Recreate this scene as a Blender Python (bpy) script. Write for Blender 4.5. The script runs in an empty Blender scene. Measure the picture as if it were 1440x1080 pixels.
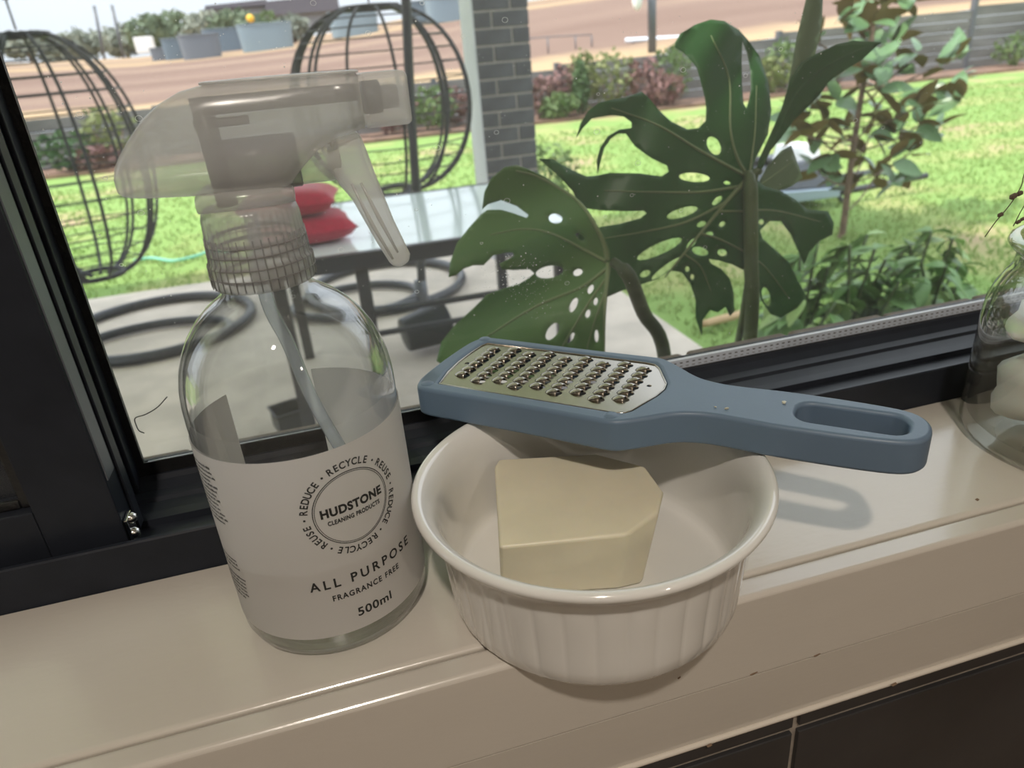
import bpy, bmesh, math, random
import numpy as np
from mathutils import Vector, Matrix
from mathutils.geometry import delaunay_2d_cdt

random.seed(7)
rng = np.random.default_rng(7)
S = bpy.context.scene
COL = S.collection

# ------------------------------------------------------------------ camera
F = 1000.0                                   # focal length in pixels of the 1440x1080 frame
CAM = np.array([0.0, 0.0, 0.203])
MR = np.array([[0.95981629, -0.26959657, -0.07791265],      # camera right
               [-0.18404412, -0.39513623, -0.89999729],     # camera down
               [0.21185007, 0.87817142, -0.42887585]])      # camera forward
cd = bpy.data.cameras.new('camera'); cam = bpy.data.objects.new('camera', cd); COL.objects.link(cam)
cd.sensor_width = 36.0; cd.lens = 36.0 * F / 1440.0; cd.clip_start = 0.01; cd.clip_end = 500
mw = Matrix.Identity(4)
for i in range(3):
    mw[i][0] = MR[0][i]; mw[i][1] = -MR[1][i]; mw[i][2] = -MR[2][i]; mw[i][3] = CAM[i]
cam.matrix_world = mw
cd.dof.use_dof = True; cd.dof.focus_distance = 0.285; cd.dof.aperture_fstop = 15.0
S.camera = cam

# ------------------------------------------------------------------ light, sky, exposure
SKY_H = 1.08
W = bpy.data.worlds.new('world'); S.world = W; W.use_nodes = True
wn = W.node_tree; wn.nodes.clear()
wo = wn.nodes.new('ShaderNodeOutputWorld'); wb = wn.nodes.new('ShaderNodeBackground')
# overcast sky: luminance rises from the horizon to three times that overhead
wb.inputs['Color'].default_value = (0.84, 0.92, 1.0, 1)
wt = wn.nodes.new('ShaderNodeTexCoord'); wx = wn.nodes.new('ShaderNodeSeparateXYZ'); wc = wn.nodes.new('ShaderNodeClamp')
wm = wn.nodes.new('ShaderNodeMath'); wm.operation = 'MULTIPLY_ADD'; wm.inputs[1].default_value = 2 * SKY_H; wm.inputs[2].default_value = SKY_H
wn.links.new(wt.outputs['Generated'], wx.inputs[0]); wn.links.new(wx.outputs['Z'], wc.inputs['Value']); wn.links.new(wc.outputs[0], wm.inputs[0]); wn.links.new(wm.outputs[0], wb.inputs['Strength'])
wn.links.new(wb.outputs[0], wo.inputs[0])
sd = bpy.data.lights.new('sun', 'SUN'); sun = bpy.data.objects.new('sun', sd); COL.objects.link(sun)
sd.energy = 5.2; sd.angle = math.radians(2.0); sd.color = (1.0, 0.95, 0.86)
sun.rotation_euler = Vector((-0.62, -0.10, 0.78)).to_track_quat('Z', 'Y').to_euler()
LAMP_POS = (-0.160, -0.67, 1.33); LAMP_POWER = 11.6
S.view_settings.view_transform = 'Standard'; S.view_settings.look = 'None'
S.view_settings.exposure = 0.0; S.view_settings.gamma = 1.0; S.view_settings.use_curve_mapping = False
S.cycles.max_bounces = 12; S.cycles.transparent_max_bounces = 40; S.cycles.transmission_bounces = 8
S.cycles.caustics_refractive = False; S.cycles.caustics_reflective = False
S.cycles.sample_clamp_indirect = 6.0

# ------------------------------------------------------------------ helpers
def ray(x, y):
    return MR.T @ np.array([(x - 720) / F, (y - 540) / F, 1.0])
def at_y(x, y, Y):
    d = ray(x, y); return CAM + d * (Y - CAM[1]) / d[1]
def at_z(x, y, z):
    d = ray(x, y); return CAM + d * (z - CAM[2]) / d[2]

def prop(o, label=None, cat=None, group=None, kind=None):
    if label: o['label'] = label
    if cat: o['category'] = cat
    if group: o['group'] = group
    if kind: o['kind'] = kind
    return o
def link(name, me, mat=None, parent=None, smooth=False):
    o = bpy.data.objects.new(name, me); COL.objects.link(o)
    if mat is not None:
        for m in (mat if isinstance(mat, (list, tuple)) else [mat]): me.materials.append(m)
    if parent is not None: o.parent = parent
    if smooth: me.polygons.foreach_set('use_smooth', [True] * len(me.polygons))
    return o
def mesh(name, verts, faces, mat=None, parent=None, smooth=False):
    me = bpy.data.meshes.new(name)
    me.from_pydata([tuple(map(float, v)) for v in verts], [], [tuple(map(int, f)) for f in faces]); me.update()
    return link(name, me, mat, parent, smooth)
def finish(name, bm, mat=None, parent=None, smooth=False):
    me = bpy.data.meshes.new(name); bm.normal_update(); bm.to_mesh(me); bm.free()
    return link(name, me, mat, parent, smooth)
def thing(name, label, cat, loc=(0, 0, 0), group=None, kind=None):
    o = bpy.data.objects.new(name, None); COL.objects.link(o); o.location = loc
    o.empty_display_size = 0.02
    return prop(o, label, cat, group, kind)
def reparent(o, root):
    """keep world position under a moved root"""
    o.parent = root; o.matrix_parent_inverse = Matrix.Translation(root.location).inverted(); return o
def bevel(o, w, seg=3, angle=40):
    m = o.modifiers.new('bevel', 'BEVEL'); m.width = w; m.segments = seg; m.limit_method = 'ANGLE'
    m.angle_limit = math.radians(angle); m.use_clamp_overlap = True
    return o
def boxbm(bm, x0, x1, y0, y1, z0, z1):
    v = [bm.verts.new(p) for p in ((x0,y0,z0),(x1,y0,z0),(x1,y1,z0),(x0,y1,z0),(x0,y0,z1),(x1,y0,z1),(x1,y1,z1),(x0,y1,z1))]
    for f in ((3,2,1,0),(4,5,6,7),(0,1,5,4),(1,2,6,5),(2,3,7,6),(3,0,4,7)): bm.faces.new([v[i] for i in f])
def box(name, b, mat, parent=None, bev=0.0, seg=2):
    bm = bmesh.new(); boxbm(bm, *b); o = finish(name, bm, mat, parent)
    if bev: bevel(o, bev, seg)
    return o
def lathe(name, prof, mat, parent=None, n=96, center=(0, 0), smooth=True, rmod=None, close=False):
    V = []; Fc = []
    m = len(prof)
    for i in range(n):
        a = 2 * math.pi * i / n
        for j, (r, z) in enumerate(prof):
            rr = rmod(r, z, a, j) if rmod else r
            V.append((center[0] + rr * math.cos(a), center[1] + rr * math.sin(a), z))
    for i in range(n):
        k = (i + 1) % n
        for j in range(m - 1):
            Fc.append((i * m + j, k * m + j, k * m + j + 1, i * m + j + 1))
    o = mesh(name, V, Fc, mat, parent, smooth)
    bm = bmesh.new(); bm.from_mesh(o.data); bmesh.ops.remove_doubles(bm, verts=bm.verts, dist=1e-7)
    bm.to_mesh(o.data); bm.free()
    return o
def tubeVF(pts, r, n=10, closed=False, cap=True, base=0):
    P = [np.array(p, float) for p in pts]; m = len(P); V = []; Fc = []
    rs = r if isinstance(r, (list, tuple, np.ndarray)) else [r] * m
    up = None
    for i in range(m):
        if closed: t = P[(i + 1) % m] - P[i - 1]
        else: t = P[min(i + 1, m - 1)] - P[max(i - 1, 0)]
        t = t / (np.linalg.norm(t) + 1e-12)
        if up is None:
            a = np.array([0, 0, 1.0]) if abs(t[2]) < 0.9 else np.array([1.0, 0, 0])
        else: a = up
        s = np.cross(t, a); s /= np.linalg.norm(s) + 1e-12; up = np.cross(s, t)
        for k in range(n):
            q = 2 * math.pi * k / n
            V.append(P[i] + rs[i] * (math.cos(q) * s + math.sin(q) * up))
    for i in range(m if closed else m - 1):
        i2 = (i + 1) % m
        for k in range(n):
            k2 = (k + 1) % n
            Fc.append((base + i*n + k, base + i*n + k2, base + i2*n + k2, base + i2*n + k))
    if cap and not closed:
        Fc.append(tuple(base + k for k in range(n))[::-1]); Fc.append(tuple(base + (m-1)*n + k for k in range(n)))
    return V, Fc
def tube(name, pts, r, mat, parent=None, n=10, closed=False, smooth=True):
    V, Fc = tubeVF(pts, r, n, closed); return mesh(name, V, Fc, mat, parent, smooth)
def tubes(name, lst, mat, parent=None, n=8):
    V = []; Fc = []
    for pts, r, closed in lst:
        v, f = tubeVF(pts, r, n, closed, base=len(V)); V += v; Fc += f
    return mesh(name, V, Fc, mat, parent, True)
def smoothpts(pts, n):
    """Catmull-Rom through pts"""
    P = [np.array(p, float) for p in pts]; P = [2*P[0]-P[1]] + P + [2*P[-1]-P[-2]]; out = []
    for i in range(1, len(P) - 2):
        for k in range(n):
            t = k / n
            out.append(0.5*((2*P[i]) + (-P[i-1]+P[i+1])*t + (2*P[i-1]-5*P[i]+4*P[i+1]-P[i+2])*t*t + (-P[i-1]+3*P[i]-3*P[i+1]+P[i+2])*t**3))
    out.append(P[-2]); return out
def extrude_x(name, prof, x0, x1, mat, parent=None):
    """closed (y,z) polygon extruded along x"""
    n = len(prof); V = [(x0, y, z) for y, z in prof] + [(x1, y, z) for y, z in prof]
    Fc = [(i, (i+1) % n, n + (i+1) % n, n + i) for i in range(n)] + [tuple(range(n))[::-1], tuple(range(n, 2*n))]
    o = mesh(name, V, Fc, mat, parent)
    bm = bmesh.new(); bm.from_mesh(o.data); bmesh.ops.recalc_face_normals(bm, faces=bm.faces); bm.to_mesh(o.data); bm.free()
    return o
def extrude_poly(name, poly, to3, depth, mat, parent=None, bev=0, seg=3):
    """2-d polygon -> to3(u,v,+-depth)"""
    n = len(poly); V = [to3(u, v, -depth) for u, v in poly] + [to3(u, v, depth) for u, v in poly]
    Fc = [(i, (i+1) % n, n + (i+1) % n, n + i) for i in range(n)] + [tuple(range(n))[::-1], tuple(range(n, 2*n))]
    o = mesh(name, V, Fc, mat, parent)
    bm = bmesh.new(); bm.from_mesh(o.data); bmesh.ops.recalc_face_normals(bm, faces=bm.faces); bm.to_mesh(o.data); bm.free()
    if bev: bevel(o, bev, seg)
    return o
def inpoly(x, y, P):
    P = np.asarray(P); x0, y0 = P[:, 0], P[:, 1]; x1, y1 = np.roll(x0, -1), np.roll(y0, -1)
    c = ((y0 > y) != (y1 > y)); xi = (x1 - x0) * (y - y0) / np.where(y1 == y0, 1e-9, (y1 - y0)) + x0
    return bool(np.sum(c & (x < xi)) % 2)
def ellipse(cx, cy, a, b, deg=0, n=14):
    t = math.radians(deg); out = []
    for i in range(n):
        q = 2 * math.pi * i / n; u, v = a * math.cos(q), b * math.sin(q)
        out.append((cx + u * math.cos(t) - v * math.sin(t), cy + u * math.sin(t) + v * math.cos(t)))
    return out
def sheet(outline, holes, step, pad=0.35):
    """triangulated polygon with holes and inner points -> verts2d, faces"""
    pts = [Vector(p) for p in outline]; edges = [(i, (i+1) % len(outline)) for i in range(len(outline))]
    for h in holes:
        b = len(pts); pts += [Vector(p) for p in h]; edges += [(b + i, b + (i+1) % len(h)) for i in range(len(h))]
    O = np.array(outline); lo, hi = O.min(0), O.max(0); allp = np.array([tuple(p) for p in pts])
    j = 0; y = lo[1]
    while y < hi[1]:
        x = lo[0] + (step / 2 if j % 2 else 0)
        while x < hi[0]:
            if np.min(np.hypot(allp[:, 0] - x, allp[:, 1] - y)) > step * pad and inpoly(x, y, outline) and not any(inpoly(x, y, h) for h in holes):
                pts.append(Vector((x, y)))
            x += step
        y += step * 0.87; j += 1
    r = delaunay_2d_cdt(pts, edges, [], 0, 1e-6)
    V = [tuple(v) for v in r[0]]; Fc = []
    for f in r[2]:
        cx = sum(V[i][0] for i in f) / len(f); cy = sum(V[i][1] for i in f) / len(f)
        if inpoly(cx, cy, outline) and not any(inpoly(cx, cy, h) for h in holes): Fc.append(tuple(f))
    return V, Fc

# ------------------------------------------------------------------ materials
def nt(name):
    m = bpy.data.materials.new(name); m.use_nodes = True; t = m.node_tree
    return m, t, t.nodes, t.links, t.nodes['Principled BSDF']
def setp(p, **k):
    names = dict(rough='Roughness', metal='Metallic', spec='Specular IOR Level', coat='Coat Weight', coatr='Coat Roughness',
                 sss='Subsurface Weight', sheen='Sheen Weight', trans='Transmission Weight', ior='IOR', alpha='Alpha')
    for a, v in k.items(): p.inputs[names[a]].default_value = v
def mat(name, col, rough=0.5, var=0.0, scale=30.0, bump=0.0, bscale=None, stretch=(1,1,1), col2=None, coords='Object', bdist=0.001, detail=4, **k):
    m, t, N, L, p = nt(name)
    p.inputs['Base Color'].default_value = (*col, 1); setp(p, rough=rough, **k)
    if var or bump or col2:
        tc = N.new('ShaderNodeTexCoord'); mp = N.new('ShaderNodeMapping'); mp.inputs['Scale'].default_value = stretch
        L.new(tc.outputs[coords], mp.inputs[0])
    if var or col2:
        no = N.new('ShaderNodeTexNoise'); no.inputs['Scale'].default_value = scale; no.inputs['Detail'].default_value = detail
        L.new(mp.outputs[0], no.inputs['Vector'])
        cr = N.new('ShaderNodeValToRGB'); c2 = col2 if col2 else tuple(min(1, c * (1 + var)) for c in col)
        c1 = col if col2 else tuple(c * (1 - var) for c in col)
        cr.color_ramp.elements[0].position = 0.35; cr.color_ramp.elements[1].position = 0.65
        cr.color_ramp.elements[0].color = (*c1, 1); cr.color_ramp.elements[1].color = (*c2, 1)
        L.new(no.outputs['Fac'], cr.inputs[0]); L.new(cr.outputs[0], p.inputs['Base Color'])
    if bump:
        nb = N.new('ShaderNodeTexNoise'); nb.inputs['Scale'].default_value = bscale or scale; nb.inputs['Detail'].default_value = 3
        L.new(mp.outputs[0], nb.inputs['Vector'])
        b = N.new('ShaderNodeBump'); b.inputs['Strength'].default_value = bump; b.inputs['Distance'].default_value = bdist
        L.new(nb.outputs['Fac'], b.inputs['Height']); L.new(b.outputs[0], p.inputs['Normal'])
    return m
def clear(name, tint=(1, 1, 1), base=0.04, top=0.9, power=4.0, rough=0.02, milk=0.0, milkcol=(0.9, 0.9, 0.9), trans=0.5):
    """thin clear sheet: transparent + mirror by angle (+ a little milkiness)"""
    m = bpy.data.materials.new(name); m.use_nodes = True; t = m.node_tree; N = t.nodes; L = t.links; N.clear()
    out = N.new('ShaderNodeOutputMaterial'); tr = N.new('ShaderNodeBsdfTransparent'); gl = N.new('ShaderNodeBsdfAnisotropic')
    tr.inputs[0].default_value = (*tint, 1); gl.inputs['Roughness'].default_value = rough
    lw = N.new('ShaderNodeLayerWeight'); lw.inputs['Blend'].default_value = 0.5
    pw = N.new('ShaderNodeMath'); pw.operation = 'POWER'; pw.inputs[1].default_value = power
    ma = N.new('ShaderNodeMath'); ma.operation = 'MULTIPLY_ADD'; ma.inputs[1].default_value = top - base; ma.inputs[2].default_value = base
    L.new(lw.outputs['Facing'], pw.inputs[0]); L.new(pw.outputs[0], ma.inputs[0])
    mx = N.new('ShaderNodeMixShader'); L.new(ma.outputs[0], mx.inputs[0]); L.new(gl.outputs[0], mx.inputs[2])
    if milk:
        di = N.new('ShaderNodeBsdfDiffuse'); tl = N.new('ShaderNodeBsdfTranslucent')
        di.inputs[0].default_value = (*milkcol, 1); tl.inputs[0].default_value = (*milkcol, 1)
        md = N.new('ShaderNodeMixShader'); md.inputs[0].default_value = trans; L.new(di.outputs[0], md.inputs[1]); L.new(tl.outputs[0], md.inputs[2])
        mm = N.new('ShaderNodeMixShader'); mm.inputs[0].default_value = milk
        L.new(tr.outputs[0], mm.inputs[1]); L.new(md.outputs[0], mm.inputs[2]); L.new(mm.outputs[0], mx.inputs[1])
    else: L.new(tr.outputs[0], mx.inputs[1])
    L.new(mx.outputs[0], out.inputs[0]); return m
def leafmat(name, col, col2, scale=40, rough=0.4, trans=0.3, spec=0.4):
    m, t, N, L, p = nt(name); setp(p, rough=rough, spec=spec)
    tc = N.new('ShaderNodeTexCoord'); no = N.new('ShaderNodeTexNoise'); no.inputs['Scale'].default_value = scale
    L.new(tc.outputs['Object'], no.inputs['Vector']); cr = N.new('ShaderNodeValToRGB')
    cr.color_ramp.elements[0].position = .3; cr.color_ramp.elements[1].position = .7
    cr.color_ramp.elements[0].color = (*col, 1); cr.color_ramp.elements[1].color = (*col2, 1)
    L.new(no.outputs['Fac'], cr.inputs[0]); L.new(cr.outputs[0], p.inputs['Base Color'])
    tl = N.new('ShaderNodeBsdfTranslucent'); L.new(cr.outputs[0], tl.inputs[0])
    mx = N.new('ShaderNodeMixShader'); mx.inputs[0].default_value = trans
    L.new(p.outputs[0], mx.inputs[1]); L.new(tl.outputs[0], mx.inputs[2]); L.new(mx.outputs[0], N['Material Output'].inputs[0])
    return m

M = {}
M['sill'] = mat('cream_gloss_paint', (0.63, 0.585, 0.525), 0.20, var=0.03, scale=6, bump=0.16, bscale=150, stretch=(1, 2.5, 2.5), bdist=0.0005, coat=0.3, coatr=0.12)
M['chip'] = mat('bare_wood_chip', (0.22, 0.15, 0.10), 0.9)
M['caulk'] = mat('caulk', (0.72, 0.66, 0.58), 0.6)
M['tile'] = mat('charcoal_tile', (0.035, 0.034, 0.036), 0.38, var=0.2, scale=14, bump=0.1, bscale=60)
M['grout'] = mat('grout', (0.36, 0.31, 0.26), 0.9, var=0.12, scale=200)
M['wallpaint'] = mat('wall_paint', (0.82, 0.80, 0.76), 0.8, var=0.02, scale=4)
M['floor'] = mat('floor_boards', (0.30, 0.22, 0.15), 0.5, var=0.2, scale=5)
M['black'] = mat('black_aluminium', (0.019, 0.022, 0.030), 0.40, spec=0.22, var=0.1, scale=60, bump=0.04, bscale=900, bdist=0.0002)
M['gasket'] = mat('black_rubber', (0.015, 0.015, 0.016), 0.35, bump=0.6, bscale=260, bdist=0.0015)
M['chrome'] = mat('steel', (0.62, 0.60, 0.57), 0.18, metal=1.0)
M['spacer'] = mat('spacer_bar', (0.72, 0.78, 0.88), 0.35)
M['dark'] = mat('dark_plastic', (0.02, 0.02, 0.022), 0.45)
M['pane'] = clear('window_glass', base=0.03, top=0.9, power=5, rough=0.0, milk=0.03)
M['bowl'] = mat('white_glazed_ceramic', (0.84, 0.83, 0.80), 0.10, coat=0.5, coatr=0.05, spec=0.6)
M['soap'] = mat('cream_soap', (0.75, 0.69, 0.53), 0.36, var=0.03, scale=60, bump=0.25, bscale=90, bdist=0.0006, sss=0.25, spec=0.5)
M['soap'].node_tree.nodes['Principled BSDF'].inputs['Subsurface Radius'].default_value = (0.012, 0.009, 0.005)
M['soap'].node_tree.nodes['Principled BSDF'].inputs['Subsurface Scale'].default_value = 0.5
M['blue'] = mat('slate_blue_plastic', (0.135, 0.20, 0.285), 0.42, var=0.05, scale=20, bump=0.08, bscale=700, bdist=0.0003)
M['plate'] = mat('stainless_steel', (0.44, 0.40, 0.35), 0.20, metal=1.0)
M['pet'] = clear('clear_plastic', tint=(0.965, 0.972, 0.97), base=0.035, top=0.85, power=2.6, rough=0.03, milk=0.015)
M['liquid'] = clear('clear_liquid', tint=(0.93, 0.93, 0.90), base=0.03, top=0.35, power=4, rough=0.0, milk=0.14, milkcol=(0.92, 0.91, 0.84))
M['frost'] = clear('frosted_plastic', tint=(0.97, 0.97, 0.97), base=0.04, top=0.30, power=3.0, rough=0.22, milk=0.56, milkcol=(0.98, 0.98, 0.97), trans=0.62)
M['frost2'] = clear('frosted_plastic_dense', tint=(0.95, 0.95, 0.95), base=0.04, top=0.4, power=3.0, rough=0.25, milk=0.50, milkcol=(0.93, 0.92, 0.90), trans=0.6)
M['frost3'] = clear('frosted_plastic_trigger', tint=(0.93, 0.93, 0.93), base=0.05, top=0.5, power=3.0, rough=0.22, milk=0.66, milkcol=(0.97, 0.97, 0.96), trans=0.6)
M['inner'] = clear('grey_pump_plastic', tint=(0.62, 0.62, 0.65), base=0.04, top=0.3, power=3.0, rough=0.3, milk=0.60, milkcol=(0.46, 0.46, 0.49))
M['core'] = clear('dark_nozzle_plastic', tint=(0.35, 0.36, 0.42), base=0.04, top=0.3, power=3.0, rough=0.3, milk=0.7, milkcol=(0.10, 0.11, 0.15))
M['ribline'] = clear('collar_rib_plastic', tint=(0.8, 0.8, 0.8), base=0.04, top=0.3, power=3.0, rough=0.3, milk=0.5, milkcol=(0.55, 0.54, 0.53))
M['straw'] = clear('dip_tube_plastic', tint=(0.9, 0.93, 0.96), base=0.08, top=0.6, power=2.5, rough=0.1, milk=0.32, milkcol=(0.78, 0.84, 0.9))
M['glassjar'] = clear('jar_glass', tint=(0.945, 0.955, 0.935), base=0.05, top=0.9, power=2.6, rough=0.01)
M['ink'] = mat('black_ink', (0.02, 0.02, 0.02), 0.6)
# label: white film, lets some light through
m_, t_, N_, L_, p_ = nt('label_film'); p_.inputs['Base Color'].default_value = (0.84, 0.81, 0.79, 1); setp(p_, rough=0.5)
tl_ = N_.new('ShaderNodeBsdfTranslucent'); tl_.inputs[0].default_value = (0.74, 0.70, 0.68, 1)
mx_ = N_.new('ShaderNodeMixShader'); mx_.inputs[0].default_value = 0.45
L_.new(p_.outputs[0], mx_.inputs[1]); L_.new(tl_.outputs[0], mx_.inputs[2]); L_.new(mx_.outputs[0], N_['Material Output'].inputs[0])
M['label'] = m_
M['monstera'] = leafmat('monstera_leaf', (0.032, 0.128, 0.034), (0.048, 0.165, 0.046), 14, 0.40, 0.33)
M['monstera2'] = leafmat('monstera_leaf_pale', (0.095, 0.215, 0.060), (0.130, 0.265, 0.080), 10, 0.36, 0.25)
M['monstera3'] = leafmat('monstera_leaf_rolled', (0.15, 0.22, 0.125), (0.19, 0.27, 0.155), 10, 0.40, 0.25)
M['vein'] = leafmat('leaf_vein', (0.18, 0.25, 0.11), (0.23, 0.31, 0.14), 20, 0.5, 0.1)
M['stem'] = leafmat('petiole', (0.05, 0.085, 0.03), (0.085, 0.125, 0.045), 30, 0.5, 0.05)
M['stem2'] = leafmat('petiole_dark', (0.022, 0.040, 0.014), (0.040, 0.065, 0.020), 30, 0.5, 0.05)
M['mag_top'] = leafmat('magnolia_leaf_top', (0.10, 0.20, 0.085), (0.19, 0.32, 0.14), 3, 0.28, 0.1)
M['mag_under'] = leafmat('magnolia_leaf_underside', (0.20, 0.125, 0.05), (0.28, 0.18, 0.075), 4, 0.7, 0.2)
M['bark'] = mat('bark', (0.17, 0.11, 0.08), 0.85, var=0.25, scale=20)
M['bush'] = leafmat('bush_leaf', (0.14, 0.29, 0.085), (0.25, 0.43, 0.15), 5, 0.35, 0.3)
M['bush2'] = leafmat('bush_leaf_light', (0.33, 0.50, 0.18), (0.48, 0.62, 0.28), 5, 0.4, 0.35)
M['lawn'] = None
M['concrete'] = mat('patio_concrete', (0.54, 0.475, 0.405), 0.85, var=0.12, scale=5, bump=0.2, bscale=120, bdist=0.002)
M['roof'] = mat('patio_lining', (0.86, 0.86, 0.85), 0.7)
M['brick'] = mat('charcoal_brick', (0.085, 0.088, 0.098), 0.7, var=0.25, scale=9, bump=0.3, bscale=80, bdist=0.002)
M['brickbrown'] = mat('brown_brick', (0.17, 0.135, 0.105), 0.85, var=0.22, scale=20, bump=0.4, bscale=120, bdist=0.002)
M['mortar'] = mat('mortar', (0.42, 0.385, 0.345), 0.9, var=0.1, scale=40)
M['sunlit_brick'] = mat('sunlit_brick_pale', (0.62, 0.63, 0.66), 0.8, var=0.06, scale=6)  # sun on the dark bricks, painted as a pale tone
M['wicker'] = mat('dark_rattan', (0.028, 0.029, 0.036), 0.5, bump=0.8, bscale=160, bdist=0.004)
M['frame'] = mat('dark_steel', (0.03, 0.032, 0.038), 0.35)
M['frameg'] = mat('grey_steel', (0.10, 0.108, 0.125), 0.35)
M['tabletop'] = mat('pale_table_glass', (0.74, 0.84, 0.84), 0.12, coat=0.5, coatr=0.04)
M['red'] = mat('red_fabric', (0.38, 0.012, 0.04), 0.9, var=0.15, scale=60, sheen=0.3)
M['pot'] = mat('black_pot', (0.02, 0.021, 0.023), 0.4)
M['sleeper'] = mat('grey_sleeper', (0.16, 0.155, 0.15), 0.9, var=0.3, scale=1.2, stretch=(0.6, 1, 3), bump=0.3, bscale=8, bdist=0.02)
M['soil'] = mat('bed_soil', (0.20, 0.12, 0.085), 0.95, var=0.3, scale=4)
M['tank'] = mat('zinc_bed', (0.12, 0.165, 0.21), 0.5)
M['tank2'] = mat('pale_zinc_bed', (0.20, 0.265, 0.31), 0.5)
M['tank3'] = mat('grey_bed', (0.14, 0.16, 0.19), 0.5)
M['white'] = mat('white_paint', (0.8, 0.8, 0.8), 0.5)
M['shed'] = mat('shed_cladding', (0.19, 0.20, 0.23), 0.6)
M['shedroof'] = mat('shed_roof', (0.10, 0.095, 0.12), 0.6)
M['farleaf'] = leafmat('far_foliage', (0.12, 0.17, 0.105), (0.19, 0.24, 0.15), 0.5, 0.8, 0.2)
M['farleaf2'] = leafmat('far_foliage_grey', (0.20, 0.23, 0.19), (0.28, 0.30, 0.24), 0.5, 0.8, 0.2)
M['shrub_g'] = leafmat('shrub_green', (0.08, 0.14, 0.045), (0.17, 0.24, 0.09), 4, 0.6, 0.3)
M['shrub_y'] = leafmat('shrub_yellowgreen', (0.16, 0.20, 0.07), (0.26, 0.28, 0.12), 4, 0.6, 0.3)
M['shrub_r'] = leafmat('shrub_pink', (0.17, 0.08, 0.075), (0.26, 0.15, 0.14), 4, 0.7, 0.2)
M['shrub_d'] = leafmat('shrub_dark', (0.04, 0.09, 0.035), (0.10, 0.17, 0.07), 4, 0.6, 0.2)
M['grass'] = leafmat('grass_blade', (0.24, 0.36, 0.10), (0.33, 0.42, 0.15), 0.6, 0.7, 0.35)
M['hose'] = mat('green_hose', (0.20, 0.55, 0.42), 0.5)
M['cotton'] = mat('white_crystal_lump', (0.80, 0.79, 0.76), 0.55, var=0.04, scale=40, bump=0.5, bscale=60, bdist=0.002, sss=0.2)
M['twig'] = mat('dried_twig', (0.12, 0.085, 0.06), 0.8)
M['dust'] = clear('dust_speck', milk=0.75, milkcol=(0.9, 0.9, 0.9))
M['barrow'] = mat('grey_tray', (0.10, 0.11, 0.13), 0.5)
M['barrowp'] = mat('pale_blue_tray', (0.38, 0.47, 0.55), 0.45)
M['yellow'] = mat('yellow_flower', (0.85, 0.50, 0.05), 0.7)

def ground_mat(name, stops, scale, detail=6, rough=0.95, fine=None, yband=None):
    m, t, N, L, p = nt(name); setp(p, rough=rough, spec=0.1)
    tc = N.new('ShaderNodeTexCoord'); no = N.new('ShaderNodeTexNoise'); no.inputs['Scale'].default_value = scale; no.inputs['Detail'].default_value = detail
    mp = N.new('ShaderNodeMapping'); L.new(tc.outputs['Object'], mp.inputs[0]); L.new(mp.outputs[0], no.inputs['Vector'])
    if yband: mp.inputs['Scale'].default_value = yband
    cr = N.new('ShaderNodeValToRGB'); e = cr.color_ramp.elements
    e[0].position, e[0].color = stops[0][0], (*stops[0][1], 1); e[1].position, e[1].color = stops[-1][0], (*stops[-1][1], 1)
    for q, c in stops[1:-1]: x = e.new(q); x.color = (*c, 1)
    L.new(no.outputs['Fac'], cr.inputs[0]); L.new(cr.outputs[0], p.inputs['Base Color'])
    return m
M['lawn'] = ground_mat('lawn_turf', [(0.32, (0.34, 0.27, 0.16)), (0.41, (0.29, 0.32, 0.12)), (0.52, (0.19, 0.295, 0.085)), (0.72, (0.215, 0.33, 0.10))], 0.9)
M['field'] = ground_mat('brown_field', [(0.30, (0.155, 0.098, 0.076)), (0.55, (0.205, 0.138, 0.108)), (0.72, (0.29, 0.21, 0.145))], 0.35, yband=(0.12, 0.55, 1))
def straw_verge(m):
    t = m.node_tree; N = t.nodes; L = t.links; p = N['Principled BSDF']; src = p.inputs['Base Color'].links[0].from_socket
    tc = N.new('ShaderNodeTexCoord'); sx = N.new('ShaderNodeSeparateXYZ'); L.new(tc.outputs['Object'], sx.inputs[0])
    no = N.new('ShaderNodeTexNoise'); no.inputs['Scale'].default_value = 0.5; L.new(tc.outputs['Object'], no.inputs['Vector'])
    ad = N.new('ShaderNodeMath'); ad.operation = 'MULTIPLY_ADD'; ad.inputs[1].default_value = 3.0; L.new(no.outputs['Fac'], ad.inputs[0]); L.new(sx.outputs['Y'], ad.inputs[2])
    mr = N.new('ShaderNodeMapRange'); mr.inputs['From Min'].default_value = 14; mr.inputs['From Max'].default_value = 64; L.new(ad.outputs[0], mr.inputs['Value'])
    cr = N.new('ShaderNodeValToRGB'); e = cr.color_ramp.elements; e[0].position = 0.0; e[0].color = (1, 1, 1, 1); e[1].position = 1.0; e[1].color = (.8, .8, .8, 1)
    for q, v in ((0.055, .9), (0.085, 0), (0.50, 0), (0.60, .85), (0.70, .2)): x = e.new(q); x.color = (v, v, v, 1)
    L.new(mr.outputs[0], cr.inputs[0]); mx = N.new('ShaderNodeMixRGB'); mx.inputs[2].default_value = (0.40, 0.29, 0.17, 1)
    L.new(cr.outputs[0], mx.inputs[0]); L.new(src, mx.inputs[1]); L.new(mx.outputs[0], p.inputs['Base Color'])
straw_verge(M['field'])

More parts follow.
